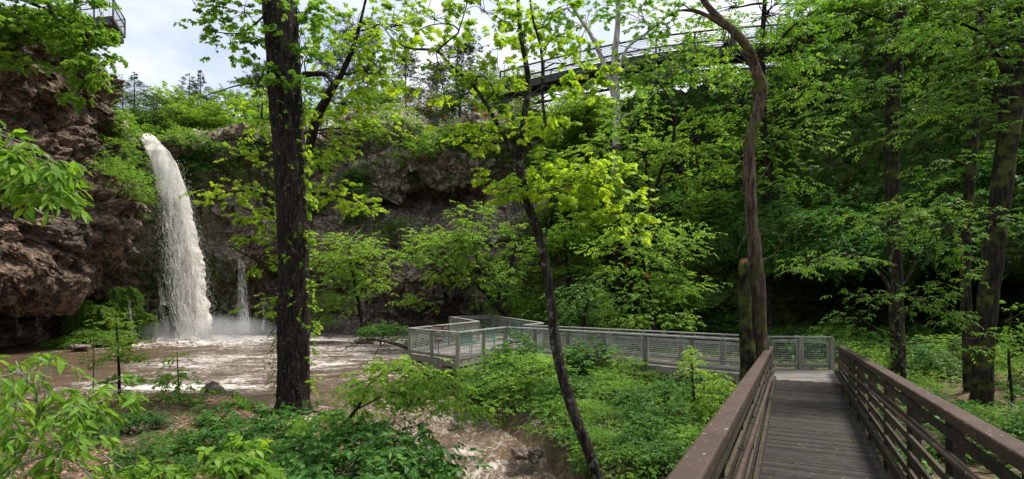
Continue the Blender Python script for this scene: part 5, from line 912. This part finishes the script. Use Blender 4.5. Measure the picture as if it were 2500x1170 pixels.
for (px, py, d, rx, ry, lab) in ((245, 835, 41.5, 75, 26, 'long green mossy rock mound at the left shore below the ferns'), (165, 845, 39.5, 50, 17, 'low mossy mound left of the long green mound at the shore'), (352, 812, 46, 34, 46, 'mossy rock buttress between the fern slope and the waterfall foot'), (215, 785, 43, 60, 42, 'steep fern covered mound under the left overhang'), (300, 770, 45, 50, 60, 'tall fern covered rock left of the mossy buttress')):
    o = rock(px, py, d, rx, ry, lab, int(px), 'mossy rock'); o.data.materials[0] = M['mossy_bank']; o.name = 'mossy_rock'
    vv = np.array([v_.co[:] for v_ in o.data.vertices]); vn_ = nrm(vv / np.array([rx, rx * .8, ry])); k = rb.integers(0, len(vv), 2200); k = k[(vn_[k][:, 1] < .4) & (vn_[k][:, 2] > -.5)]; m = MB(); p_ = vv[k]; n__ = vn_[k]
    sprays(m, None, rb, p_, n__ + rb.normal(0, .5, p_.shape) + [0, 0, .2], rb.uniform(.08, .3, len(k)), 7, .12, 'oval', .7, np.clip(.85 + .3 * fbm(p_ * .7, 2, 5) + rb.normal(0, .1, len(k)), 0, 1), 0, .7)
    m.build('ferns', M['moss'], o)

# top-left canopy hanging over the cliff
def hang(name, label, cat, base_px, blobs, kind, size, lm, seed, m=8, sl=.5, stems=None, twr=.004, droop=.5, rl=.02):
    return grow(name, label, cat, stems or [[base_px]], blobs, kind, size, lm, M['bark_twig'], seed, m=m, sl=sl, twr=twr, droop=droop, rl=rl)
grow('cliff_top_tree', 'bright leafy maple hanging over the top of the left cliff below the lookout', 'tree',
 [[(-60, 160, 33, 30), (-40, 20, 33, 26), (20, -80, 33, 20), (120, -160, 33, 14)], [(-20, -30, 33, 12), (80, 10, 32.5, 8), (180, 60, 32, 5), (230, 150, 31.5, 2.5)], [(-40, 60, 33, 10), (60, 80, 32, 5), (120, 130, 31.5, 2.5)], [(186, 15, 32, 3), (175, 60, 31.8, 2.5), (163, 105, 31.5, 1.5)]],
 [(40, 20, 32.5, 80, 40, 2, 20, 8, .7), (130, 20, 32.5, 70, 36, 2, 16, 8, .65), (210, 10, 32, 46, 22, 1.6, 8, 8, .6), (60, 80, 32, 70, 30, 1.6, 14, 8, .75), (150, 70, 32, 60, 30, 1.6, 12, 8, .7), (205, 110, 31.8, 44, 40, 1.2, 12, 8, .75), (210, 180, 31.6, 40, 40, 1.0, 12, 8, .8), (60, 150, 31.6, 34, 22, 1, 6, 7, .8), (230, 60, 32.2, 26, 26, 1, 5, 7, .6), (10, 50, 32, 30, 40, 1.4, 8, 8, .5), (190, 235, 31.5, 24, 10, .7, 3, 6, .85), (245, 120, 33, 20, 22, .8, 3, 7, .4)], 'lobe', .27, M['leaf_near'], M['bark_dark'], 31, m=8, sl=.55, k=10, twr=.008, droop=.4, rl=.03)

# ================================================================== FOREGROUND BRANCHES AND SHRUBS
grow('overhanging_branch', 'near branch with long pale green leaves at the left edge before the cliff', 'branch',
 [[(-60, 330, 2.8, 12), (10, 430, 2.9, 9), (60, 490, 3, 7), (110, 525, 3, 6), (175, 540, 3, 3)], [(60, 490, 3, 4), (120, 500, 3, 3), (150, 480, 3, 2)], [(-40, 320, 2.8, 6), (60, 350, 2.8, 4), (140, 400, 2.8, 2)]],
 [(30, 350, 2.8, 60, 40, .12, 5, 4, .6), (110, 400, 2.8, 55, 40, .12, 5, 4, .55), (130, 455, 2.8, 55, 36, .12, 5, 4, .6), (20, 430, 2.9, 30, 30, .1, 1, 3, .5), (-20, 390, 2.9, 40, 40, .1, 3, 4, .5)], 'long', .115, M['leaf_near'], M['bark_grey'], 41, m=5, sl=.09, twr=.0014, rl=.003, droop=.6, k=8)
grow('foreground_sapling', 'near sapling with large drooping pale green leaves filling the bottom left corner', 'shrub',
 [[(-60, 1250, 3.4, 16), (30, 1140, 3.4, 12), (80, 1060, 3.4, 9), (90, 960, 3.4, 6), (40, 900, 3.4, 3)], [(30, 1140, 3.4, 8), (150, 1110, 3.3, 7), (230, 1170, 3.2, 4)], [(-100, 1010, 3.5, 10), (60, 1035, 3.4, 8), (180, 1065, 3.5, 6), (300, 1145, 3.6, 3)], [(-60, 950, 3.4, 8), (110, 980, 3.5, 6), (230, 985, 3.6, 4), (330, 930, 3.7, 2)], [(85, 980, 3.4, 4), (130, 860, 3.4, 2)], [(110, 1010, 3.4, 3), (112, 900, 3.4, 2)]],
 [(30, 910, 3.3, 80, 40, .25, 5, 4, .65), (90, 960, 3.3, 60, 40, .25, 3, 4, .7), (20, 1000, 3.4, 70, 50, .3, 4, 4, .6), (110, 1070, 3.2, 90, 44, .25, 5, 4, .7), (60, 1130, 3.2, 90, 50, .25, 5, 4, .6), (160, 1150, 3.2, 60, 30, .2, 3, 4, .7), (210, 960, 3.5, 60, 40, .25, 3, 4, .7), (270, 950, 3.6, 40, 22, .2, 2, 4, .7), (180, 1010, 3.4, 60, 30, .2, 4, 5, .6), (10, 1180, 3.1, 80, 40, .2, 4, 4, .5)], 'long', .125, M['leaf_near'], M['bark_grey'], 42, m=6, sl=.13, twr=.0018, rl=.004, droop=.95, k=8)
grow('foreground_sprig', 'pale green leafy sprig poking up at the bottom edge left of centre', 'shrub', [[(360, 1260, 3.6, 6), (372, 1190, 3.6, 4), (380, 1120, 3.6, 2)]], [(385, 1145, 3.5, 50, 30, .15, 6, 5, .6), (350, 1160, 3.5, 40, 20, .15, 3, 4, .5)], 'long', .105, M['leaf_near'], M['bark_twig'], 43, m=6, sl=.10, twr=.0015, rl=.003, droop=.45)
grow('foreground_sprig', 'pale green sprig with broad leaves at the bottom edge below the shore boulder', 'shrub', [[(610, 1260, 3.6, 6), (600, 1190, 3.6, 4), (590, 1120, 3.6, 2)]], [(590, 1120, 3.5, 46, 30, .15, 6, 5, .6), (620, 1155, 3.5, 34, 24, .15, 3, 4, .5), (560, 1160, 3.5, 26, 20, .15, 2, 4, .5)], 'oval', .10, M['leaf_near'], M['bark_twig'], 44, m=6, sl=.10, twr=.0015, rl=.003, droop=.45)
grow('arching_shrub', 'leafy arching branch bowing over the stream in front of the platform', 'shrub',
 [[(690, 1130, 9.0, 10), (790, 1080, 9.0, 10), (870, 1000, 9.2, 9), (905, 935, 9.3, 7), (960, 905, 9.3, 5), (1040, 915, 9.2, 4), (1110, 960, 9.0, 3), (1170, 1030, 8.8, 2)], [(870, 1000, 9.2, 4), (960, 960, 9.1, 3), (1040, 980, 9, 2)]],
 [(900, 925, 9.2, 60, 30, .6, 9, 6, .8), (980, 900, 9.2, 70, 26, .6, 11, 6, .85), (1050, 925, 9.1, 60, 28, .6, 10, 6, .7), (1110, 965, 9.0, 50, 28, .5, 8, 6, .6), (1155, 1010, 8.8, 30, 24, .4, 4, 6, .5), (940, 965, 9.2, 60, 26, .5, 6, 6, .55), (1020, 965, 9.1, 50, 20, .5, 4, 6, .5), (860, 990, 9.2, 50, 30, .5, 6, 6, .5), (790, 1040, 9.0, 60, 26, .5, 6, 6, .45)], 'oval', .115, M['leaf_near'], M['bark_dark'], 45, m=8, sl=.24, twr=.002, rl=.008, droop=.45)
for nm, lab, st, bl, sd_ in (
 ('leafy_shrub', 'dark green broad leaved shrub at the foot of the massive trunk', [(720, 1120, 11, 10), (710, 1060, 11, 6)], [(640, 1040, 11, 90, 40, .9, 15, 7, .35), (740, 1040, 10.5, 90, 36, .9, 15, 7, .45), (560, 1060, 11.5, 70, 50, .9, 11, 7, .2), (690, 1100, 10, 110, 50, .9, 20, 7, .35), (560, 1010, 12.5, 80, 30, .9, 9, 6, .3)], 46),
 ('leafy_shrub', 'broad leaved shrub spreading over the near stream bank at bottom centre', [(930, 1230, 7.5, 12), (920, 1120, 7.5, 7)], [(860, 1090, 8, 100, 40, .8, 17, 7, .4), (960, 1060, 8, 60, 28, .6, 8, 6, .45), (950, 1120, 7.5, 90, 36, .7, 14, 7, .4), (1040, 1110, 7.5, 60, 26, .5, 8, 6, .4), (860, 1150, 7, 110, 40, .8, 17, 7, .35), (1080, 1150, 7.4, 36, 26, .4, 4, 6, .4), (780, 1160, 7, 60, 36, .6, 9, 7, .3)], 47),
 ('leafy_shrub', 'shaded green shrub at the bottom edge between the two pale sprigs', [(700, 1240, 8, 9), (690, 1160, 8, 6)], [(690, 1155, 8, 80, 40, .7, 13, 7, .3), (480, 1130, 10, 80, 40, .8, 9, 6, .15), (740, 1110, 8.6, 60, 30, .6, 8, 6, .4)], 48)):
    grow(nm, lab, 'shrub', [st], bl, 'oval', .14, M['leaf_shrub'], M['bark_dark'], sd_, 'broad leaved shrubs along the near bank', m=9, sl=.26, twr=.002, rl=.008, droop=.25)
grow('sapling', 'upright sapling with yellow tipped leaves in front of the left pool', 'tree', [[(292, 985, 16.5, 8), (290, 900, 16.5, 6), (286, 820, 16.5, 3), (282, 765, 16.5, 1.5)]],
 [(282, 785, 16.5, 16, 24, .4, 4, 6, .95), (290, 830, 16.5, 30, 24, .5, 6, 6, .75), (300, 880, 16.5, 40, 26, .5, 9, 6, .5), (295, 925, 16.5, 44, 20, .5, 7, 6, .45), (325, 800, 16.4, 10, 10, .2, 1, 4, .9)], 'oval', .13, M['leaf_near'], M['bark_dark'], 51, m=8, sl=.24, twr=.003, rl=.006)
grow('sapling', 'small bushy sapling on the near shore left of the shore boulder', 'tree', [[(440, 1010, 17, 6), (436, 940, 17, 4), (432, 860, 17, 2)]],
 [(432, 870, 17, 12, 16, .3, 2, 5, .6), (440, 920, 17, 44, 24, .6, 9, 6, .5), (460, 960, 17, 40, 30, .6, 8, 6, .45), (400, 950, 17, 24, 20, .5, 3, 5, .5)], 'oval', .14, M['leaf_near'], M['bark_dark'], 52, m=8, sl=.26, twr=.003, rl=.006)
grow('sapling', 'spindly pale leaved seedling left of the yellow tipped sapling', 'tree', [[(228, 960, 16, 3), (228, 860, 16, 2), (229, 800, 16, 1.2)]], [(230, 808, 16, 12, 8, .2, 2, 4, .7), (200, 835, 16, 14, 8, .3, 2, 4, .6), (180, 880, 16, 16, 12, .3, 2, 4, .4), (212, 880, 16, 16, 10, .3, 2, 4, .4)], 'oval', .10, M['leaf_near'], M['bark_twig'], 53, m=6, sl=.15, twr=.003, rl=.004)
grow('sapling', 'bright green sapling standing before the right end of the ramp', 'tree', [[(1700, 1010, 12.5, 7), (1690, 930, 12.5, 5), (1690, 860, 12.5, 2)]],
 [(1690, 870, 12.5, 20, 20, .3, 4, 6, .85), (1690, 915, 12.5, 36, 24, .4, 6, 6, .75), (1745, 935, 12.5, 40, 24, .4, 6, 6, .9), (1670, 980, 12.5, 50, 24, .4, 6, 6, .6), (1730, 985, 12, 50, 26, .4, 8, 6, .8)], 'long', .13, M['leaf_near'], M['bark_dark'], 54, m=8, sl=.2, twr=.002, rl=.005, droop=.4)
grow('round_shrub', 'dense round dark green shrub on a boulder at the pool edge', 'shrub', [[(930, 850, 41, 5), (930, 830, 41, 4)]], [(915, 815, 41, 38, 18, 1.2, 16, 8, .45), (965, 812, 41, 32, 18, 1.2, 14, 8, .5), (940, 798, 41, 40, 10, 1.0, 8, 7, .6)], 'oval', .20, M['leaf_shrub'], M['bark_dark'], 55, m=8, sl=.4, twr=.006, rl=.02)

# shrubs prototypes, copied below the ramp and round the walk
def proto_shrub(seed, lm, sz=.085, n=13):
    rng = np.random.default_rng(seed); tr = MB(); cr = MB(); r = empty('shrub', (0, 0, 0))
    for k in range(n):
        th = rng.uniform(0, 6.28); rr = rng.uniform(0, .62); z = rng.uniform(.35, 1.0) * (1.1 - rr * .5); c = np.array([math.cos(th) * rr, math.sin(th) * rr, z]); limb(tr, np.array([0, 0, -.1]), c, .012, .004, rng, .1, 4, 6)
        blob_fill(cr, tr, rng, c, (.28, .28, .22), 4, 8, 8, sz, 'oval', np.array([c[0] * .5, c[1] * .5, z * .5]), .006, .2, .25, rng.uniform(.3, .8), .6, .002, limbs=False)
    tr.build('stems', M['bark_twig'], r); cr.build('foliage', lm, r); return r
SP = [proto_shrub(201, M['leaf_shrub']), proto_shrub(202, M['leaf_mid'], .075), proto_shrub(203, M['leaf_shrub'], .095), proto_shrub(204, M['leaf_mid'], .06, 16), proto_shrub(205, M['leaf_dark'], .09)]
su = set(); zones = {
 'bank': ('leafy shrub below the ramp', 'shrubs crowding the ground below the ramp', [(1215, 945, 1.3), (1275, 935, 1.7), (1300, 980, 1.4), (1240, 1000, 1.2), (1350, 950, .8), (1425, 935, 1.5), (1480, 945, .8), (1530, 950, 1.2), (1580, 975, .9), (1640, 980, .9), (1520, 1000, 1.0), (1400, 1000, .9), (1350, 1010, .9), (1620, 1010, 1.1), (1700, 1030, 1.0), (1480, 1050, .7), (1560, 1060, .8), (1640, 1070, .9), (1380, 1070, .9), (1420, 1120, .8), (1500, 1130, .7), (1580, 1130, .8), (1660, 1130, .7), (1440, 1160, .6), (1550, 1170, .7), (1620, 1170, .7), (1750, 1000, .9), (1720, 950, 1.0), (1460, 980, .9), (1345, 985, 1.0), (1130, 945, .7), (1180, 985, .9), (1225, 975, 1.1), (1600, 955, .7), (1500, 975, .9), (1560, 1015, .8), (1420, 1030, .7)]),
 'right': ('shrub right of the boardwalk', 'shrubs right of the boardwalk', [(2080, 870, 1.1), (2120, 900, 1.2), (2160, 930, 1.1), (2230, 900, 1.2), (2280, 930, 1.2), (2320, 890, 1.2), (2260, 860, 1.4), (2420, 900, 1.3), (2460, 940, 1.2), (2300, 1030, .8), (2350, 1120, .8), (2420, 1080, .9), (2480, 1110, .9), (2240, 990, .9), (2480, 860, 1.5), (2340, 850, 1.4), (2150, 860, 1.2), (2440, 800, 1.8), (2490, 780, 2.0)]),
 'back': ('green shrub behind the ramp railing', 'shrubs behind the ramp and landing', [(1340, 815, 2.0), (1400, 820, 1.8), (1470, 822, 1.8), (1540, 825, 1.6), (1610, 832, 1.5), (1680, 835, 1.5), (1740, 835, 1.5), (1790, 838, 1.4), (1930, 862, 1.3), (1980, 866, 1.3), (1900, 860, 1.2), (1290, 815, 2.0), (1240, 812, 1.8), (2040, 862, 1.3), (1955, 880, 1.0), (2010, 878, 1.1)]),
 'left': ('low shrub on the left bank', 'low shrubs on the left bank', [(330, 1010, .6), (380, 1050, .5), (320, 1060, .6), (560, 1130, .6), (450, 1110, .6), (250, 1010, .6), (380, 1130, .6), (500, 1040, .4), (220, 1090, .7), (300, 1150, .6), (450, 1165, .5)])}
rr_ = random.Random(3)
ORD = ['first', 'second', 'third', 'fourth', 'fifth', 'sixth', 'seventh', 'eighth', 'ninth', 'tenth', 'eleventh', 'twelfth', 'thirteenth', 'fourteenth', 'fifteenth', 'sixteenth']
for zn, (lab, grp, pts) in zones.items():
    nr = {'bank': 4, 'right': 3, 'back': 1, 'left': 2}[zn]; yo = sorted(p_[1] for p_ in pts); cuts = [yo[int(len(yo) * q_ / nr)] for q_ in range(1, nr)]; row_of = lambda y_: sum(y_ >= c_ for c_ in cuts); rows = {}
    for p_ in sorted(pts, key=lambda p_: p_[0]): rows.setdefault(row_of(p_[1]), []).append(p_)
    rn = {4: ['back', 'upper middle', 'lower middle', 'front'], 3: ['back', 'middle', 'front'], 2: ['back', 'front'], 1: ['only']}[nr]
    for (px, py, sc) in pts:
        ro = row_of(py); lab_i = lab + ', ' + ORD[rows[ro].index((px, py, sc))] + ' from left' + (' in the ' + rn[ro] + ' row' if nr > 1 else '')
        d = 20.0
        for _ in range(12):
            x = (px - CX) / F * d; z = float(ground_z(np.array([x]), np.array([d]))[0]); d = .5 * d + .5 * min(60, max(4, -z * F / (py - HY)))
        k = rr_.choice([0, 1, 2, 3] if zn != 'left' else [0, 2, 4, 4]); k = k if zn != 'back' else rr_.choice([0, 1, 4])
        o = SP[k] if k not in su else copy_tree(SP[k]); su.add(k); s = sc * rr_.uniform(.85, 1.15) * (.95 if zn != 'back' else 1.1)
        o.location = (x, d, z - .05); o.scale = (s * rr_.uniform(.9, 1.3), s * rr_.uniform(.9, 1.3), s * .9); o.rotation_euler[2] = rr_.uniform(0, 6.28); tag(o, lab_i, 'shrub', grp)

# shrubs rooted in the rock
GDp = GD.reshape(-1, 3); gpx = CX + GDp[:, 0] / GDp[:, 1] * F; gpy = HY - GDp[:, 2] / GDp[:, 1] * F
def rock_at(px, py):
    k = np.where((np.abs(gpx - px) < 7) & (np.abs(gpy - py) < 7))[0]; return GDp[k[GDp[k, 1].argmin()]] if len(k) else P(px, py, 55)
for (px, py, sc, kk, lab) in ((285, 330, 2.4, 1, 'green bush on the rock rib high above and left of the falls'), (300, 385, 2.0, 1, 'bright bush on the rock rib left of the upper falls'), (285, 450, 2.6, 3, 'feathery bush clinging to the rock left of mid falls'), (320, 425, 1.8, 1, 'small bush on the rock just left of the falling water'), (265, 410, 1.6, 3, 'small bush at the right edge of the red brown cliff'), (330, 300, 2.2, 1, 'bush at the cliff lip just left of where the water spills'),
 (470, 400, 2.4, 0, 'dark bush on the wall right of the upper falls'), (490, 450, 2.4, 2, 'hanging bush on the wall right of mid falls'), (520, 380, 2.2, 0, 'bush on the ledge below the rim right of the falls'), (560, 420, 2.0, 1, 'bush on the ledge left of the massive trunk'), (610, 360, 2.2, 0, 'bush below the rim left of the massive trunk'), (455, 350, 2.0, 1, 'bush on the right side of the waterfall lip'),
 (800, 400, 2.6, 1, 'bush on the upper ledge right of the massive trunk'), (850, 460, 2.6, 0, 'hanging green bush on the brown rock right of the massive trunk'), (900, 340, 3.0, 1, 'pale bush beneath the rim right of the massive trunk'), (960, 320, 3.2, 3, 'pale feathery bush on the top ledge near the centre cliff'), (1010, 375, 2.2, 1, 'bush perched above the dark rock hollow'), (1060, 370, 2.6, 1, 'light bush above the right end of the dark hollow'), (1015, 440, 1.6, 0, 'small green bush on the pale rock face in the centre'), (920, 420, 2.0, 3, 'bush in the middle of the grey centre cliff'),
 (1120, 340, 3.0, 0, 'dark bush below the pine on the centre cliff'), (1180, 350, 2.8, 1, 'bush on the ledge left of the leaning sycamore stem'), (1230, 400, 2.2, 0, 'bush on the brown rock beside the leaning sycamore stem'), (880, 540, 2.4, 0, 'bush on the lower ledge above the pool tree'), (975, 575, 2.8, 3, 'bush on the lower ledge left of the spreading tree'), (780, 500, 2.4, 0, 'bush low on the wall close to the massive trunk'), (1340, 420, 3.0, 1, 'bush on the grey rock right of the leaning sycamore'), (1380, 600, 2.8, 0, 'bush under the grey rock slab right of the leaning stem')):
    o = copy_tree(SP[kk]); q0 = rock_at(px, py); o.location = (q0[0], q0[1] - .1, q0[2] - .35 * sc); o.scale = (sc * 1.15, sc, sc * .9); o.rotation_euler = (0.25, 0, rr_.uniform(0, 6.28)); o.name = 'cliff_shrub'; tag(o, lab, 'shrub', 'shrubs rooted on the cliff')

# ================================================================== STUFF: ivy, ferns, moss, ground cover, litter
rng = np.random.default_rng(77)
def on_cliff(n, u0, u1, v0, v1, thr, seed, freq=.35, upmin=-.6):
    a = rng.integers(uof(u0), uof(u1), n); b = rng.integers(v0, v1, n); p = GD[a, b]; nn = ND[a, b]; k = (fbm(p * freq, 3, seed) > thr) & (nn[:, 2] > upmin); return p[k], nn[k]
vc = np.concatenate([[0], np.cumsum(vn)])
def tufts(mb, p, nn, m, size, kind, tbase, ln=.3, droop=.4, spread=1.0):
    n = len(p); dr = nn + rng.normal(0, .7 * spread, (n, 3)) + np.array([0, 0, .25]); tn = np.clip(tbase + .25 * fbm(p * .5, 2, 5) + rng.normal(0, .1, n), 0, 1)
    sprays(mb, None, rng, p - nn * .05, dr, ln * rng.uniform(.6, 1.4, n), m, size, kind, droop, tn, 0, .7)
mb = MB()
p, nn = on_cliff(19000, 13, 19.6, vc[3] - 6, vc[6] + 20, -.2, 201); tufts(mb, p, nn, 7, .22, 'oval', .45, .5)
p, nn = on_cliff(5000, 15.5, 19.6, vc[3] - 8, vc[4] + 10, -.5, 202); tufts(mb, p, nn, 7, .20, 'oval', .6, .5)
p, nn = on_cliff(4200, 13, 15.6, 2, vc[3] + 6, -.3, 208); tufts(mb, p, nn, 7, .22, 'oval', .4, .5)
tag(mb.build('hillside_ivy', M['leaf_ivy']), 'tangled green ivy and weeds covering the steep right hillside', 'ivy', kind='stuff')
mb = MB()
p, nn = on_cliff(7000, 3.0, 5.6, 14, vc[2] - 2, -.25, 203, .5); tufts(mb, p, nn, 7, .17, 'oval', .85, .3, .7)
p, nn = on_cliff(3500, 7.1, 9.5, 16, vc[3] - 4, -.35, 204, .5); tufts(mb, p, nn, 7, .17, 'oval', .35, .3, .7)
p, nn = on_cliff(2600, 5.0, 7.0, vc[2] - 4, vc[5], -.1, 205, .6); tufts(mb, p, nn, 7, .15, 'oval', .35, .3, .7)
p, nn = on_cliff(1800, 4.3, 6.3, vc[4] - 4, vc[6], .1, 206, .6); tufts(mb, p, nn, 7, .16, 'oval', .8, .4, .5)
p, nn = on_cliff(3000, 7.4, 9.2, vc[4] - 6, vc[6] + 4, 0, 207, .6); tufts(mb, p, nn, 7, .15, 'oval', .3, .3, .6)
p, nn = on_cliff(7000, 8.5, 13.5, vc[3] - 10, vc[6] + 6, .12, 209, .45); tufts(mb, p, nn, 7, .2, 'oval', .5, .5, .5)
tag(mb.build('cliff_ferns', M['moss']), 'bright green ferns and moss hanging on the wet cliff wall around the falls', 'ferns', kind='stuff')
mb = MB()
p, nn = on_cliff(9000, 1, 13, vc[6] - 6, vc[7] - 12, -.2, 210, .3, .1); tufts(mb, p, nn, 8, .26, 'oval', .5, .7, .3)
tag(mb.build('plateau_undergrowth', M['leaf_far']), 'low green undergrowth along the plateau rim above the cliff', 'undergrowth', kind='stuff')
# ground cover
def scatter(n, xr, yr):
    y = rng.uniform(yr[0] ** .5, yr[1] ** .5, n) ** 2; x = rng.uniform(xr[0], xr[1], n) * y; z = ground_z(x, y); return np.stack([x, y, z], 1)
def offwater(p):
    k = p[:, 2] > WZ + .10; ds = np.full(len(p), 1e9)
    for s_ in strm[::2]: ds = np.minimum(ds, np.hypot(p[:, 0] - s_[0], p[:, 1] - s_[1]) - s_[3])
    k &= ds > .25; c = (p - B0) @ BR; s = (p - B0) @ BV; k &= ~((np.abs(c) < .85) & (s < 17)); return p[k], ds[k]
mb = MB(); p, ds = offwater(scatter(30000, (-1.0, 1.0), (6, 34))); f = fbm(p * .6, 3, 301); right = p[:, 0] > -.03 * p[:, 1] * 4
keep = (f > np.where(right, -.08, .12)) & (rng.uniform(0, 1, len(p)) < np.where(right, .95, .35)); p = p[keep]; hgt = .10 + .22 * np.clip(fbm(p * .5, 2, 302) + .4, 0, 1)
dr = rng.normal(0, .7, (len(p), 3)) + [0, 0, 1.1]; sprays(mb, None, rng, p, dr, hgt, 7, .075, 'oval', .2, np.clip(.5 + .5 * fbm(p * .7, 2, 303) + rng.normal(0, .1, len(p)), 0, 1), 0, .6)
p, _ = offwater(scatter(16000, (-.95, 1.2), (26, 58))); p = p[fbm(p * .4, 2, 304) > -.35]; sprays(mb, None, rng, p, rng.normal(0, .6, (len(p), 3)) + [0, 0, 1], rng.uniform(.2, .55, len(p)), 7, .15, 'oval', .2, np.clip(.45 + .3 * fbm(p * .5, 2, 305), 0, 1), 0, .6)
p, ds = offwater(scatter(5200, (-.2, 1.0), (7, 26))); p = p[fbm(p * .9, 2, 306) > .0]; sprays(mb, None, rng, p + [0, 0, .12], rng.normal(0, .9, (len(p), 3)) + [0, 0, 1.0], rng.uniform(.2, .5, len(p)), 8, .12, 'lobe', .3, rng.uniform(.2, 1, len(p)), 0, .6)
tag(mb.build('ground_cover', M['leaf_shrub']), 'dense low leafy ground cover over the gorge floor', 'ground cover', kind='stuff')
mb = MB(); p, ds = offwater(scatter(52000, (-.9, .55), (7, 30))); p = p[fbm(p * .9, 3, 311) > -.35]; p[:, 2] += .012; n = len(p)
put_leaves(mb, p, rng.normal(0, 1, (n, 3)) * [1, 1, .18], rng.normal(0, .3, (n, 3)) + [0, 0, 1], rng.uniform(.05, .12, n), 'far', rng.uniform(0, 1, n)); tag(mb.build('leaf_litter', M['litter']), 'brown dead leaf litter scattered on the near banks', 'leaf litter', kind='stuff')
mb = MB(); p = scatter(26000, (-.9, .1), (16, 27)); p = p[(p[:, 2] < WZ + .22) & (p[:, 2] > WZ - .28)]; p = p[fbm(p * .7, 2, 321) > .05]; n = len(p)
put_leaves(mb, p, rng.normal(0, .35, (n, 3)) + [0, 0, 1], rng.normal(0, 1, (n, 3)), rng.uniform(.12, .34, n), 'needle', rng.uniform(.3, 1, n)); p2, _ = offwater(scatter(9000, (-.8, .6), (8, 24))); p2 = p2[fbm(p2 * .8, 2, 322) > .25]; n = len(p2)
put_leaves(mb, p2, rng.normal(0, .4, (n, 3)) + [0, 0, 1], rng.normal(0, 1, (n, 3)), rng.uniform(.08, .22, n), 'needle', rng.uniform(.2, .9, n)); tag(mb.build('shore_grass', M['leaf_mid']), 'sparse green grass along the flooded near shore', 'grass', kind='stuff')
mb = MB(); n = 420; s = rng.uniform(5, 17, n) ; c = np.clip(rng.normal(.25, .45, n), -.72, .74); p = np.array([bw(a, b, DZ + .008) for a, b in zip(s, c)]); put_leaves(mb, p, rng.normal(0, 1, (n, 3)) * [1, 1, .05], rng.normal(0, .15, (n, 3)) + [0, 0, 1], rng.uniform(.015, .05, n), 'far', rng.uniform(.3, 1, n)); tag(mb.build('fallen_catkins', M['leaf_olive']), 'yellow green catkins and bits scattered on the boardwalk planks', 'leaf litter', kind='stuff')
# gravel and pebbles on the right bank of the stream
mb = MB(); p, ds = offwater(scatter(26000, (-.25, .35), (10, 20))); p = p[(ds > .2)]; ds2 = np.full(len(p), 1e9)
for s_ in strm: ds2 = np.minimum(ds2, np.hypot(p[:, 0] - s_[0], p[:, 1] - s_[1]) - s_[3])
p = p[(ds2 < 1.9) & (rng.uniform(0, 1, len(p)) < .6)]; n = len(p); T = np.array([[1, 0, 0], [0, 1, 0], [-1, 0, 0], [0, -1, 0], [0, 0, .8], [0, 0, -.6]]); s = rng.uniform(.015, .06, (n, 1, 1)) * rng.uniform(.6, 1.4, (n, 6, 1)); V = p[:, None, :] + T[None] * s
fc = np.array([[0, 1, 4], [1, 2, 4], [2, 3, 4], [3, 0, 4], [1, 0, 5], [2, 1, 5], [3, 2, 5], [0, 3, 5]]); mb.add(V.reshape(-1, 3), ((np.arange(n) * 6)[:, None, None] + fc[None]).reshape(-1, 3), rng.uniform(0, 1, n).repeat(8)); tag(mb.build('stream_gravel', M['boulder']), 'brown gravel and small stones along the stream bank', 'gravel', kind='stuff')

mb = MB(); p, ds = offwater(scatter(420, (-.7, 1.0), (8, 24))); 
for q_ in p[:170]:
    a_ = rng.uniform(0, 6.28); l_ = rng.uniform(.3, 1.3); e_ = q_ + np.array([math.cos(a_) * l_, math.sin(a_) * l_, 0]); e_[2] = float(ground_z(e_[0:1], e_[1:2])[0]); h_ = rng.uniform(.02, .28); mb.tube([q_ + [0, 0, .03], (q_ + e_) / 2 + [rng.normal(0, .06), 0, h_], e_ + [0, 0, .04 + h_]], [.012, .009, .004], 5)
tag(mb.build('fallen_twigs', M['bark_grey']), 'grey and brown dead twigs strewn through the ground plants', 'twigs', kind='stuff')
